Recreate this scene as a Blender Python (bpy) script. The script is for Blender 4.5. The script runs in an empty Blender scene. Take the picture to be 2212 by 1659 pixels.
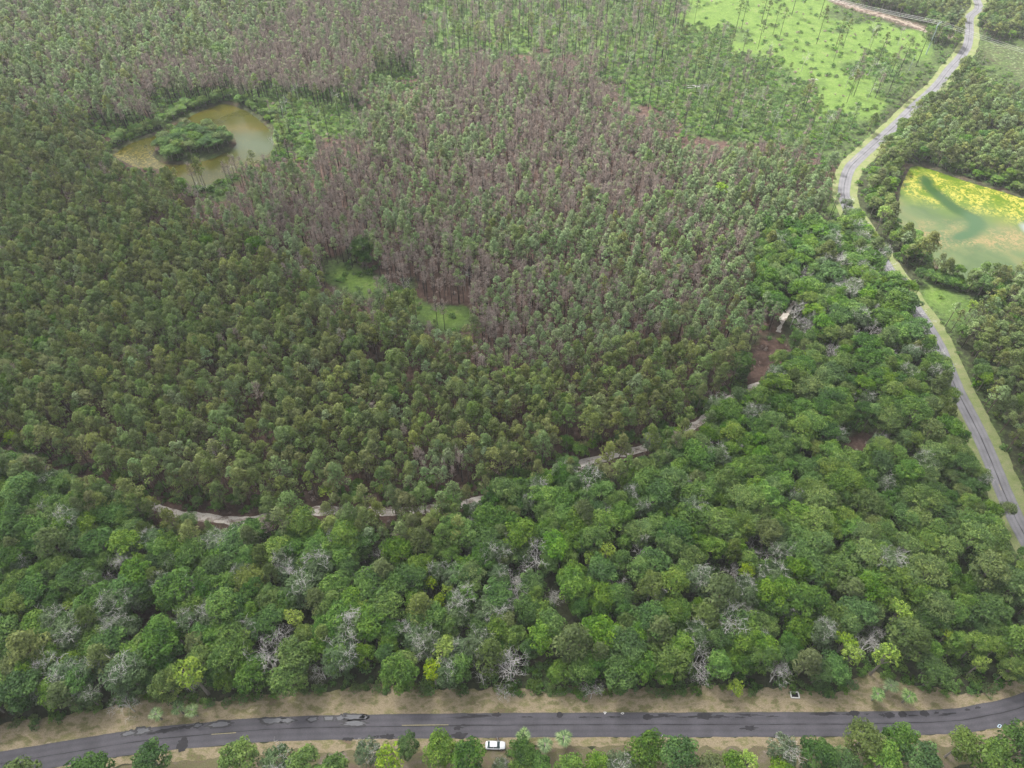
import bpy, math, random
import numpy as np
R = math.radians
sc = bpy.context.scene
col = sc.collection
random.seed(7)

# ------------------------------------------------------------------ camera, sky, sun, exposure
CH = 180.0
PITCH = 47.0
cam_d = bpy.data.cameras.new("camera"); cam = bpy.data.objects.new("camera", cam_d); col.objects.link(cam)
cam_d.sensor_width = 36; cam_d.lens = 24.96; cam_d.clip_start = 1; cam_d.clip_end = 6000
cam.location = (0, 0, CH); cam.rotation_euler = (R(90 - PITCH), 0, 0)
sc.camera = cam

SUN_DIR = (-0.34, 0.40, 1.0)
_n = math.sqrt(sum(c * c for c in SUN_DIR)); SD = [c / _n for c in SUN_DIR]
w = bpy.data.worlds.new("World"); sc.world = w; w.use_nodes = True
nt = w.node_tree; bg = nt.nodes["Background"]
sky = nt.nodes.new("ShaderNodeTexSky"); sky.sky_type = 'NISHITA'; sky.sun_disc = False
sky.sun_elevation = math.asin(SD[2]); sky.sun_rotation = math.atan2(SD[0], SD[1])
sky.air_density = 1.0; sky.dust_density = 6.0; sky.ozone_density = 0.6
veil = nt.nodes.new("ShaderNodeHueSaturation"); veil.inputs["Saturation"].default_value = 0.28   # thin high overcast
nt.links.new(sky.outputs[0], veil.inputs["Color"]); nt.links.new(veil.outputs[0], bg.inputs[0]); bg.inputs[1].default_value = 0.13
sl = bpy.data.lights.new("sun", 'SUN'); sl.energy = 3.3; sl.angle = R(6); sl.color = (1.0, 0.97, 0.92)
so = bpy.data.objects.new("sun", sl); col.objects.link(so)
import mathutils
so.rotation_euler = mathutils.Vector(SD).to_track_quat('Z', 'Y').to_euler()
so.location = (-200, 300, 900)
sc.view_settings.view_transform = 'Standard'; sc.view_settings.look = 'None'
sc.view_settings.gamma = 1; sc.view_settings.use_curve_mapping = False
sc.view_settings.exposure = 1.5
sc.cycles.max_bounces = 6; sc.cycles.diffuse_bounces = 3; sc.cycles.glossy_bounces = 2
sc.cycles.transmission_bounces = 3; sc.cycles.transparent_max_bounces = 4

# ------------------------------------------------------------------ survey of the place
# Positions on the ground were surveyed from the aerial photo (2212 x 1659 frame); g() gives metres.
F = 2130 / 1.38878; cP, sP = math.cos(R(PITCH)), math.sin(R(PITCH))
def g(u, v, z=0.0):
    a = (u - 1106) / F; b = (829.5 - v) / F
    d = (a, cP + b * sP, -sP + b * cP); t = (z - CH) / d[2]
    return (d[0] * t, d[1] * t)
def proj(x, y, z):
    zz = z - CH; dep = y * cP - zz * sP; up = y * sP + zz * cP
    return 1106 + F * x / dep, 829.5 - F * up / dep, dep
def G(pts, z=0.0): return [g(u, v, z) for u, v in pts]

def pip(px, py, poly):
    """numpy point in polygon"""
    px = np.asarray(px, float); py = np.asarray(py, float); ins = np.zeros(px.shape, bool)
    n = len(poly)
    for i in range(n):
        x1, y1 = poly[i]; x2, y2 = poly[(i + 1) % n]
        c = ((y1 > py) != (y2 > py)) & (px < (x2 - x1) * (py - y1) / ((y2 - y1) or 1e-9) + x1)
        ins ^= c
    return ins
def segdist(px, py, line, closed=False):
    px = np.asarray(px, float); py = np.asarray(py, float); d = np.full(px.shape, 1e9)
    L = list(line) + ([line[0]] if closed else [])
    for (x1, y1), (x2, y2) in zip(L[:-1], L[1:]):
        vx, vy = x2 - x1, y2 - y1; l2 = vx * vx + vy * vy + 1e-9
        t = np.clip(((px - x1) * vx + (py - y1) * vy) / l2, 0, 1)
        d = np.minimum(d, np.hypot(px - x1 - t * vx, py - y1 - t * vy))
    return d
def smooth(line, k=6):
    """Catmull-Rom"""
    P = [line[0]] + list(line) + [line[-1]]; out = []
    for i in range(1, len(P) - 2):
        p0, p1, p2, p3 = map(np.array, P[i - 1:i + 3])
        for j in range(k):
            t = j / k
            out.append(tuple(0.5 * ((2 * p1) + (-p0 + p2) * t + (2 * p0 - 5 * p1 + 4 * p2 - p3) * t * t + (-p0 + 3 * p1 - 3 * p2 + p3) * t ** 3)))
    out.append(tuple(line[-1])); return out
def vnoise(x, y, s, seed=0):
    """cheap value noise 0..1"""
    x = np.asarray(x, float) / s + seed * 17.3; y = np.asarray(y, float) / s - seed * 9.1
    xi, yi = np.floor(x), np.floor(y); fx, fy = x - xi, y - yi
    fx = fx * fx * (3 - 2 * fx); fy = fy * fy * (3 - 2 * fy)
    h = lambda a, b: np.abs(np.sin(a * 127.1 + b * 311.7 + seed * 74.7) * 43758.5453) % 1
    return (h(xi, yi) * (1 - fx) + h(xi + 1, yi) * fx) * (1 - fy) + (h(xi, yi + 1) * (1 - fx) + h(xi + 1, yi + 1) * fx) * fy

# lower road, centre line
LOW = smooth([(-170, 38), (-140, 44)] + G([(248, 1609.5), (400, 1591), (566, 1577), (737, 1571), (1106, 1566.5), (1475, 1565.5), (1840, 1564),
          (2024, 1559.5), (2108, 1551), (2212, 1526)]) + [(136, 65), (144, 72), (147.3, 86)])
LOW_W = 5.6
# right road
RT = smooth([(147.3, 86), (148.2, 100)] + G([(2187, 1106), (2121, 950), (2065, 838), (2015, 725), (1935, 605), (1848, 477), (1829, 443), (1823, 417), (1826, 390), (1836, 363), (1858, 340),
          (1891, 310), (1935, 270), (1975, 230), (2022, 187), (2051, 150), (2075, 123), (2090, 97), (2094, 67), (2095, 37), (2110, 0)]) + [(337, 640), (350, 720)])
RT_W = 5.3
TRACK = smooth(G([(-150, 940), (0, 990), (120, 1030), (230, 1065), (330, 1093), (370, 1108), (430, 1117), (500, 1125), (560, 1122), (650, 1108), (740, 1103), (850, 1105), (930, 1100), (990, 1090),
          (1080, 1072), (1180, 1035), (1260, 1000), (1380, 972), (1440, 955), (1505, 918), (1560, 872), (1615, 842), (1655, 825)]))
TRACK2 = smooth(G([(1683, 718), (1690, 695), (1700, 672), (1722, 650)]))
TRACK_W = 2.9
TOPTRK = smooth(G([(1700, -60), (1780, -10), (1840, 14), (1900, 32), (1960, 50), (2010, 68), (2050, 76), (2085, 84)]) )
POND1 = smooth(G([(u / 3, v / 3) for u, v in [(715, 1000), (790, 945), (900, 895), (1000, 868), (1100, 812), (1180, 768), (1280, 718), (1380, 680), (1450, 662), (1530, 680), (1620, 720), (1700, 780),
          (1750, 830), (1778, 900), (1770, 970), (1650, 1075), (1550, 1100), (1450, 1150), (1330, 1200), (1230, 1210), (1120, 1150), (1000, 1095), (880, 1085), (760, 1030), (715, 1000)]]), 3)[:-1]
ISLE = smooth(G([(u / 3, v / 3) for u, v in [(1000, 1000), (1060, 1045), (1160, 1055), (1270, 1042), (1400, 1003), (1515, 935), (1490, 880), (1360, 845), (1150, 850), (1040, 900), (1000, 1000)]]), 3)[:-1]
POND2 = smooth(G([(1962, 357), (1948, 385), (1940, 405), (1938, 425), (1930, 450), (1935, 480), (1958, 500), (1990, 520), (2015, 560), (2040, 600), (2120, 615), (2212, 600), (2330, 590), (2420, 540),
          (2400, 480), (2300, 445), (2212, 424), (2158, 407), (2108, 393), (2068, 380), (2008, 360), (1975, 352)]), 3)[:-1]
CLEAR = G([(700, 600), (735, 570), (800, 590), (850, 622), (925, 660), (1010, 662), (1025, 690), (985, 718), (920, 700), (850, 664), (760, 634)])
BROWN1 = G([(1610, 830), (1615, 770), (1650, 735), (1700, 740), (1700, 775), (1660, 820), (1630, 850)])
BROWN2 = G([(1240, 1010), (1260, 985), (1400, 965), (1420, 980), (1330, 1010), (1260, 1022)])
BROWN3 = G([(285, 1330), (345, 1315), (365, 1330), (330, 1352), (290, 1348)])
BROWN4 = G([(1810, 950), (1900, 925), (1890, 965), (1840, 985)])
GAP_E = G([(1985, 640), (1990, 600), (2060, 620), (2120, 650), (2095, 700), (2060, 715), (2030, 690)])
SANDR = G([(2112, 85), (2150, 90), (2330, 110), (2330, 195), (2212, 190), (2185, 165), (2130, 125), (2110, 125)])
BUSHGAP = G([(1135, 1440), (1200, 1430), (1205, 1500), (1140, 1495)])
# northern edge of the mown verge above the lower road (tree line)
TREELINE = smooth(G([(-320, 1640), (-100, 1600), (60, 1572), (150, 1558), (300, 1522), (480, 1528), (600, 1510), (750, 1497), (1000, 1500), (1250, 1506), (1430, 1504), (1550, 1500), (1650, 1500), (1700, 1488), (1760, 1512),
          (1850, 1492), (1880, 1472), (1950, 1480), (2010, 1498), (2100, 1508), (2180, 1482), (2212, 1466)]) + [(122, 74), (130, 84), (136, 96), (140, 110)])

# stands of trees seen on the photo, one row per 60 units: (right end, kind)
ROWS = """p600 B900 S1090 S1480 F1800 .1850 R2085 .2105 R2400
p480 B930 S1090 S1460 O1600 F2000 .2130 .2400
p300 B800 O900 B1300 O1680 F1820 O1950 .2070 R2130 .2400
p230 B320 s500 O800 m900 B1330 O1780 F1900 .1965 R2400
P190 s300 .600 O790 M900 B1450 O1850 .1905 R2400
P230 .560 O690 B900 M1080 B1380 M1560 m1760 O1800 .1905 R2400
P380 O520 M690 B800 M950 B1100 M1280 B1450 m1800 .1880 R1945 .2130 s2400
P420 m580 B800 M980 M1250 m1500 M1600 m1770 .1880 R1945 .2400
P560 M640 B830 B1010 m1500 M1560 m1640 H1905 .1930 R1990 .2400
P620 M690 .760 H800 B1060 M1200 m1620 H1955 .1990 R2400
P700 m740 m850 .900 B1030 M1180 m1620 H2000 .2020 R2400
P890 m960 .1000 B1120 M1260 m1690 H2035 .2050 R2400
P1040 M1230 m1330 P1620 .1690 H2030 .2090 R2400
P1600 H2060 .2110 R2400
P1540 H1700 G2080 .2140 R2400
P1480 H1700 G2100 .2170 R2400
P900 M1010 P1250 P1380 H1750 G2130 .2190 R2400
H140 P850 P1060 H1750 G2150 .2210 R2400
H330 P1000 H1750 G2170 .2230 R2400
H1750 G2190 .2240 R2400
H1750 G2400
H1750 G2400
H1780 G2400
H1850 G2400
H2400
H2400
H2400
H2400
H2400""".split("\n")
def zone_at(u, v):
    r = ROWS[max(0, min(len(ROWS) - 1, int(v // 60)))]
    for tok in r.split():
        if u < float(tok[1:]): return tok[0]
    return 'H'

# ------------------------------------------------------------------ helpers
def tag(o, label=None, cat=None, group=None, kind=None):
    if label: o["label"] = label
    if cat: o["category"] = cat
    if group: o["group"] = group
    if kind: o["kind"] = kind
    return o
def mesh_np(name, V, faces, mats, tint=None, midx=None, smoothf=False):
    """V (n,3); faces list of arrays (m,k)"""
    me = bpy.data.meshes.new(name); V = np.asarray(V, np.float32)
    me.vertices.add(len(V)); me.vertices.foreach_set("co", V.ravel())
    loops = np.concatenate([f.ravel() for f in faces]) if faces else np.zeros(0, int)
    sizes = np.concatenate([np.full(len(f), f.shape[1]) for f in faces]) if faces else np.zeros(0, int)
    me.loops.add(len(loops)); me.loops.foreach_set("vertex_index", loops.astype(np.int32))
    me.polygons.add(len(sizes)); me.polygons.foreach_set("loop_start", (np.cumsum(sizes) - sizes).astype(np.int32))
    if midx is not None: me.polygons.foreach_set("material_index", np.asarray(midx, np.int32))
    if smoothf: me.polygons.foreach_set("use_smooth", np.ones(len(sizes), bool))
    if tint is not None:
        a = me.attributes.new("tint", 'FLOAT', 'POINT'); a.data.foreach_set("value", np.asarray(tint, np.float32))
    for m in (mats if isinstance(mats, (list, tuple)) else [mats]): me.materials.append(m)
    me.update(calc_edges=True); return me
def obj(name, me, parent=None, loc=None):
    o = bpy.data.objects.new(name, me); col.objects.link(o)
    if parent: o.parent = parent
    if loc: o.location = loc
    return o
class MB:
    """collects shapes of one part"""
    def __init__(s): s.V = []; s.F = []; s.n = 0
    def add(s, V, F):
        s.V.append(np.asarray(V, float)); s.F += [tuple(i + s.n for i in f) for f in F]; s.n += len(V)
    def box(s, c, h, rz=0):
        V = []; c_, s_ = math.cos(rz), math.sin(rz)
        for dz in (-1, 1):
            for dx, dy in ((-1, -1), (1, -1), (1, 1), (-1, 1)):
                x, y = dx * h[0], dy * h[1]; V.append((c[0] + x * c_ - y * s_, c[1] + x * s_ + y * c_, c[2] + dz * h[2]))
        s.add(V, [(3, 2, 1, 0), (4, 5, 6, 7), (0, 1, 5, 4), (1, 2, 6, 5), (2, 3, 7, 6), (3, 0, 4, 7)])
    def tube(s, pts, rad, n=6, cap=True):
        pts = [np.array(p, float) for p in pts]; V = []; F = []
        if not isinstance(rad, (list, tuple, np.ndarray)): rad = [rad] * len(pts)
        for i, p in enumerate(pts):
            d = pts[min(i + 1, len(pts) - 1)] - pts[max(i - 1, 0)]; d /= (np.linalg.norm(d) + 1e-9)
            a = np.cross(d, (0, 0, 1) if abs(d[2]) < .9 else (1, 0, 0)); a /= np.linalg.norm(a); b = np.cross(d, a)
            for k in range(n):
                t = 2 * math.pi * k / n; V.append(p + rad[i] * (math.cos(t) * a + math.sin(t) * b))
        for i in range(len(pts) - 1):
            for k in range(n):
                k2 = (k + 1) % n; F.append((i * n + k, i * n + k2, (i + 1) * n + k2, (i + 1) * n + k))
        if cap: F.append(tuple(range(n))[::-1]); F.append(tuple((len(pts) - 1) * n + k for k in range(n)))
        s.add(V, F)
    def mesh(s, name, mat, smoothf=False):
        me = bpy.data.meshes.new(name); me.from_pydata([tuple(v) for v in np.concatenate(s.V)], [], s.F)
        for m in (mat if isinstance(mat, (list, tuple)) else [mat]): me.materials.append(m)
        if smoothf: me.polygons.foreach_set("use_smooth", np.ones(len(me.polygons), bool))
        me.update(); return me

# ------------------------------------------------------------------ materials
def mat(name):
    m = bpy.data.materials.new(name); m.use_nodes = True; n = m.node_tree
    return m, n, n.nodes["Principled BSDF"], n.nodes["Material Output"]
def plain(name, c, rough=.7, metal=0.0, var=.15, scale=3.0):
    m, n, b, o = mat(name)
    tc = n.nodes.new("ShaderNodeTexCoord"); nz = n.nodes.new("ShaderNodeTexNoise"); nz.inputs["Scale"].default_value = scale; nz.inputs["Detail"].default_value = 4
    n.links.new(tc.outputs["Object"], nz.inputs["Vector"])
    r = n.nodes.new("ShaderNodeValToRGB"); r.color_ramp.elements[0].position = .3; r.color_ramp.elements[1].position = .7
    r.color_ramp.elements[0].color = tuple(x * (1 - var) for x in c) + (1,); r.color_ramp.elements[1].color = tuple(min(1, x * (1 + var)) for x in c) + (1,)
    n.links.new(nz.outputs[0], r.inputs[0]); n.links.new(r.outputs[0], b.inputs["Base Color"])
    b.inputs["Roughness"].default_value = rough; b.inputs["Metallic"].default_value = metal
    if rough > .38: b.inputs["Specular IOR Level"].default_value = .12
    return m
def leafmat(name, stops, hue=.02, val=.22, trans=.35, rough=.6):
    """leaf colour runs along the ramp by the leaf's own tint; each tree shifts a little"""
    m, n, b, o = mat(name)
    at = n.nodes.new("ShaderNodeAttribute"); at.attribute_name = "tint"
    r = n.nodes.new("ShaderNodeValToRGB"); cr = r.color_ramp
    cr.elements[0].position = stops[0][0]; cr.elements[0].color = stops[0][1] + (1,)
    cr.elements[1].position = stops[-1][0]; cr.elements[1].color = stops[-1][1] + (1,)
    for p, c in stops[1:-1]:
        e = cr.elements.new(p); e.color = c + (1,)
    n.links.new(at.outputs["Fac"], r.inputs[0])
    oi = n.nodes.new("ShaderNodeObjectInfo"); hs = n.nodes.new("ShaderNodeHueSaturation")
    mr = n.nodes.new("ShaderNodeMapRange"); mr.inputs[3].default_value = .5 - hue; mr.inputs[4].default_value = .5 + hue * .6
    n.links.new(oi.outputs["Random"], mr.inputs[0]); n.links.new(mr.outputs[0], hs.inputs["Hue"])
    mu = n.nodes.new("ShaderNodeMath"); mu.operation = 'MULTIPLY'; mu.inputs[1].default_value = 7.13
    fr = n.nodes.new("ShaderNodeMath"); fr.operation = 'FRACT'
    mv = n.nodes.new("ShaderNodeMapRange"); mv.inputs[3].default_value = 1 - val; mv.inputs[4].default_value = 1 + val
    n.links.new(oi.outputs["Random"], mu.inputs[0]); n.links.new(mu.outputs[0], fr.inputs[0]); n.links.new(fr.outputs[0], mv.inputs[0]); n.links.new(mv.outputs[0], hs.inputs["Value"])
    m3 = n.nodes.new("ShaderNodeMath"); m3.operation = 'MULTIPLY'; m3.inputs[1].default_value = 13.7
    f3 = n.nodes.new("ShaderNodeMath"); f3.operation = 'FRACT'
    ms = n.nodes.new("ShaderNodeMapRange"); ms.inputs[3].default_value = .88; ms.inputs[4].default_value = 1.12
    n.links.new(oi.outputs["Random"], m3.inputs[0]); n.links.new(m3.outputs[0], f3.inputs[0]); n.links.new(f3.outputs[0], ms.inputs[0]); n.links.new(ms.outputs[0], hs.inputs["Saturation"])
    n.links.new(r.outputs[0], hs.inputs["Color"]); n.links.new(hs.outputs[0], b.inputs["Base Color"])
    b.inputs["Roughness"].default_value = rough; b.inputs["Specular IOR Level"].default_value = .25
    if trans > 0:
        t = n.nodes.new("ShaderNodeBsdfTranslucent"); mx = n.nodes.new("ShaderNodeMixShader"); mx.inputs[0].default_value = trans
        n.links.new(hs.outputs[0], t.inputs[0]); n.links.new(b.outputs[0], mx.inputs[1]); n.links.new(t.outputs[0], mx.inputs[2]); n.links.new(mx.outputs[0], o.inputs[0])
    return m
def ramp3(a, b_, c): return [(0, a), (.5, b_), (1, c)]
LM = {
 'pine': leafmat("pine needles", ramp3((.070, .102, .028), (.128, .180, .048), (.20, .262, .08)), hue=.04, val=.26),
 'pine_pale': leafmat("pale pine needles", ramp3((.095, .145, .055), (.160, .235, .095), (.255, .34, .15)), hue=.025, val=.2),
 'brown': leafmat("dead pine needles", ramp3((.150, .108, .086), (.235, .182, .152), (.34, .28, .245)), hue=.012, val=.2, trans=.1),
 'deep': leafmat("deep green leaves", ramp3((.022, .062, .012), (.056, .132, .022), (.118, .222, .042)), hue=.012, val=.2),
 'mid': leafmat("mid green leaves", ramp3((.038, .096, .012), (.092, .190, .024), (.17, .28, .044)), hue=.016, val=.22),
 'grey': leafmat("grey green leaves", ramp3((.048, .085, .034), (.090, .145, .060), (.15, .215, .10)), hue=.015, val=.18),
 'olive': leafmat("olive leaves", ramp3((.056, .088, .022), (.108, .158, .038), (.17, .225, .06)), hue=.015, val=.15),
 'bright': leafmat("bright green leaves", ramp3((.055, .115, .025), (.115, .205, .042), (.22, .32, .07)), hue=.02, val=.15),
 'lime': leafmat("lime leaves", ramp3((.085, .16, .02), (.19, .30, .03), (.32, .43, .05)), hue=.012, val=.12),
 'palm': leafmat("palm fronds", ramp3((.05, .105, .03), (.125, .21, .065), (.25, .34, .13)), hue=.01, val=.08, rough=.4),
 'cover': leafmat("ground cover leaves", ramp3((.055, .11, .025), (.095, .18, .038), (.15, .25, .055)), hue=.03, val=.25),
}
BARK = plain("pine bark", (.13, .10, .085), .9, var=.25, scale=2)
BURNT = plain("charred bark", (.035, .030, .029), .95, var=.3, scale=2)
OAKBARK = plain("grey bark", (.20, .18, .155), .9, var=.25, scale=3)
DEADW = plain("bleached dead wood", (.42, .405, .38), .85, var=.2, scale=2)
TWIG = plain("brown dead twigs", (.25, .212, .185), .9, var=.25, scale=3)

# ------------------------------------------------------------------ ground
POND_Z = -0.55
def ground_z(x, y):
    i1 = pip(x, y, POND1) & ~pip(x, y, ISLE); d1 = np.minimum(segdist(x, y, POND1, True), segdist(x, y, ISLE, True))
    i2 = pip(x, y, POND2); d2 = segdist(x, y, POND2, True)
    z = np.zeros(np.shape(x))
    z = np.where(i1, -np.clip(d1 * .55, 0, 2.2), z); z = np.where(i2, -np.clip(d2 * .45, 0, 2.4), z)
    return z
def build_ground():
    core_x = np.arange(-400, 420.1, 2.0); core_y = np.arange(20, 620.1, 2.0)
    out = np.array([60, 160, 350, 700, 1400, 2600.])
    xs = np.concatenate([core_x[0] - out[::-1], core_x, core_x[-1] + out]); ys = np.concatenate([core_y[0] - out[::-1], core_y, core_y[-1] + out])
    X, Y = np.meshgrid(xs, ys); x, y = X.ravel(), Y.ravel()
    z = ground_z(x, y)
    u, v, dep = proj(x, y, 0.0)
    u = u + (vnoise(x, y, 14, 1) - .5) * 70; v = v + (vnoise(x, y, 14, 2) - .5) * 50
    ok = dep > 5
    zc = np.array([zone_at(a, b) if k else 'H' for a, b, k in zip(u, v, ok)])
    grass = np.zeros(len(x)); straw = np.zeros(len(x)); sand = np.zeros(len(x)); field = np.zeros(len(x))
    for k, (gr, st, sa, fi) in {'P': (.05, .62, 0, 0), 'p': (.2, .6, 0, 0), 'B': (.12, .9, 0, 0), 'M': (.2, .75, 0, 0), 'm': (.2, .7, 0, 0), 'O': (.62, .30, .05, .40), 'S': (.66, .1, 0, .42), 'F': (.75, .1, .05, .8),
                                'H': (.25, .3, 0, 0), 'G': (.5, .1, 0, 0), 'R': (.3, .3, 0, 0), 's': (.5, .3, 0, .1), '.': (.5, .3, .05, .35)}.items():
        s_ = zc == k; grass[s_] = gr; straw[s_] = st; sand[s_] = sa; field[s_] = fi
    def put(poly, a, w_=2.5):
        d = segdist(x, y, poly, True); ins = pip(x, y, poly); f = np.clip(np.where(ins, .5 + d / w_, .5 - d / w_), 0, 1)
        nonlocal grass, straw, sand, field
        grass = grass * (1 - f) + a[0] * f; straw = straw * (1 - f) + a[1] * f; sand = sand * (1 - f) + a[2] * f; field = field * (1 - f) + a[3] * f
    put(CLEAR, (1, .05, 0, .75), 5); put(BROWN1, (.1, 1, .25, 0)); put(BROWN2, (.1, 1, .2, 0)); put(BROWN3, (0, 1, .25, 0)); put(BROWN4, (.2, 1, .1, 0)); put(GAP_E, (.7, .25, .1, .5)); put(SANDR, (.52, .45, .33, .35), 9)
    put(BUSHGAP, (.6, .5, .1, 0))
    for L, rad, a in ((TRACK, 3.5, (.1, .8, .25, 0)), (TOPTRK, 6.5, (.3, .6, .42, .2))):
        d = segdist(x, y, L); f = np.clip((rad - d) / 2.0, 0, 1)
        grass = grass * (1 - f) + a[0] * f; straw = straw * (1 - f) + a[1] * f; sand = sand * (1 - f) + a[2] * f; field = field * (1 - f) + a[3] * f
    for P_ in (POND1, POND2, ISLE):
        d = segdist(x, y, P_, True); f = np.clip((2.6 - d) / 1.6, 0, 1); sand = np.maximum(sand, f * .22); straw = np.maximum(straw, f * .6); grass *= (1 - .5 * f)
    def blur(a, k=3):
        A = a.reshape(len(ys), len(xs))
        for _ in range(k):
            Bq = np.pad(A, 1, mode='edge'); A = (Bq[:-2, 1:-1] + Bq[2:, 1:-1] + Bq[1:-1, :-2] + Bq[1:-1, 2:] + 2 * A) / 6
        return A.ravel()
    field = blur(field, 8); grass = blur(grass, 3); straw = blur(straw, 3)
    n = len(xs); m_ = len(ys); idx = np.arange(n * m_).reshape(m_, n)
    F_ = np.stack([idx[:-1, :-1].ravel(), idx[:-1, 1:].ravel(), idx[1:, 1:].ravel(), idx[1:, :-1].ravel()], 1)
    me = mesh_np("ground", np.stack([x, y, z], 1), [F_], GROUND, smoothf=True)
    a = me.attributes.new("cover", 'FLOAT_COLOR', 'POINT')
    a.data.foreach_set("color", np.stack([grass, straw, sand, field], 1).astype(np.float32).ravel())
    tag(obj("ground", me), kind="structure")
def ground_material():
    m, n, b, o = mat("forest floor")
    N = n.nodes.new; L = n.links.new
    tc = N("ShaderNodeTexCoord"); at = N("ShaderNodeAttribute"); at.attribute_name = "cover"; sp = N("ShaderNodeSeparateColor"); L(at.outputs["Color"], sp.inputs[0])
    def noise(s, d=5, ro=.65):
        z = N("ShaderNodeTexNoise"); z.inputs["Scale"].default_value = s; z.inputs["Detail"].default_value = d; z.inputs["Roughness"].default_value = ro; L(tc.outputs["Object"], z.inputs["Vector"]); return z
    def ramp(src, stops):
        r = N("ShaderNodeValToRGB"); cr = r.color_ramp; cr.elements[0].position, cr.elements[0].color = stops[0][0], stops[0][1] + (1,); cr.elements[1].position, cr.elements[1].color = stops[-1][0], stops[-1][1] + (1,)
        for p, c in stops[1:-1]: cr.elements.new(p).color = c + (1,)
        L(src, r.inputs[0]); return r
    n1 = noise(.55); n2 = noise(.16, 6); n3 = noise(2.2, 4); n4 = noise(.045, 4)
    floor = ramp(n1.outputs[0], [(.3, (0.022, 0.022, 0.014)), (.55, (0.036, 0.043, 0.020)), (.75, (0.050, 0.047, 0.032))])
    straw = ramp(n1.outputs[0], [(.3, (0.040, 0.024, 0.019)), (.5, (0.068, 0.043, 0.034)), (.72, (0.108, 0.072, 0.056))])
    grass = ramp(n1.outputs[0], [(.3, (.028, .050, .016)), (.5, (.052, .085, .024)), (.7, (.085, .120, .038))])
    fieldc = ramp(n2.outputs[0], [(.3, (.044, .072, .018)), (.45, (.074, .124, .024)), (.6, (.098, .150, .034)), (.75, (.13, .13, .065))])
    sand = ramp(n3.outputs[0], [(.3, (0.187, 0.151, 0.122)), (.55, (0.288, 0.252, 0.216)), (.75, (0.432, 0.403, 0.367))])
    def mixby(prev, nxt, w_, nz, k=1.4):
        # patchy edge: weight + noise, thresholded softly
        ad = N("ShaderNodeMath"); ad.operation = 'ADD'; L(w_, ad.inputs[0]); L(nz.outputs[0], ad.inputs[1])
        mr = N("ShaderNodeMapRange"); mr.inputs[1].default_value = .88; mr.inputs[2].default_value = 1.12; L(ad.outputs[0], mr.inputs[0])
        mx = N("ShaderNodeMix"); mx.data_type = 'RGBA'; L(mr.outputs[0], mx.inputs[0]); L(prev, mx.inputs[6]); L(nxt.outputs[0], mx.inputs[7]); return mx.outputs[2]
    c = mixby(floor.outputs[0], straw, sp.outputs[1], n2)
    c = mixby(c, grass, sp.outputs[0], n1)
    ad = N("ShaderNodeAttribute"); ad.attribute_name = "cover"
    c = mixby(c, fieldc, ad.outputs["Alpha"], n4)
    c = mixby(c, sand, sp.outputs[2], n1)
    tuft = N("ShaderNodeMapRange"); tuft.inputs[1].default_value = .3; tuft.inputs[2].default_value = .7; tuft.inputs[3].default_value = .55; tuft.inputs[4].default_value = 1.4; L(noise(.8, 6, .75).outputs[0], tuft.inputs[0])
    mt = N("ShaderNodeMix"); mt.data_type = 'RGBA'; mt.blend_type = 'MULTIPLY'; mt.inputs[0].default_value = 1; L(c, mt.inputs[6]); L(tuft.outputs[0], mt.inputs[7]); c = mt.outputs[2]
    L(c, b.inputs["Base Color"]); b.inputs["Roughness"].default_value = .95; b.inputs["Specular IOR Level"].default_value = .1
    bp = N("ShaderNodeBump"); bp.inputs["Strength"].default_value = .6; bp.inputs["Distance"].default_value = .3; L(n3.outputs[0], bp.inputs["Height"]); L(bp.outputs[0], b.inputs["Normal"])
    return m
GROUND = ground_material()

def strip(name, line, w0, w1, z, m, ragged=0.0, step=1.0, kind="structure", parent=None, seed=1):
    """ribbon beside a centre line from lateral offset w0 to w1, ragged edges"""
    pts = []
    acc = [0.0]
    for a, b in zip(line[:-1], line[1:]): acc.append(acc[-1] + math.dist(a, b))
    tot = acc[-1]; k = max(2, int(tot / step)); xs = np.interp(np.linspace(0, tot, k), acc, [p[0] for p in line]); ys = np.interp(np.linspace(0, tot, k), acc, [p[1] for p in line])
    dx = np.gradient(xs); dy = np.gradient(ys); l = np.hypot(dx, dy); nx, ny = -dy / l, dx / l
    s = np.linspace(0, tot, k)
    def edge(w_, sd):
        return w_ + ragged * ((vnoise(s, s * 0, 3.1, sd) - .5) * 2 + (vnoise(s, s * 0, .9, sd + 5) - .5))
    e0, e1 = edge(w0, seed), edge(w1, seed + 1); cols = 5
    V = []; 
    for j in range(cols):
        t = j / (cols - 1); w_ = e0 * (1 - t) + e1 * t
        V.append(np.stack([xs + nx * w_, ys + ny * w_, np.full(k, z)], 1))
    V = np.concatenate(V); idx = np.arange(k * cols).reshape(cols, k)
    F_ = np.stack([idx[:-1, :-1].ravel(), idx[:-1, 1:].ravel(), idx[1:, 1:].ravel(), idx[1:, :-1].ravel()], 1)
    if w1 < w0: F_ = F_[:, ::-1]
    F_ = F_[:, ::-1]
    me = mesh_np(name, V, [F_], m)
    a = me.attributes.new("across", 'FLOAT', 'POINT'); a.data.foreach_set("value", np.repeat(np.linspace(0, 1, cols), k).astype(np.float32))
    o = obj(name, me, parent)
    if kind and parent is None: o["kind"] = kind
    return o
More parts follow.
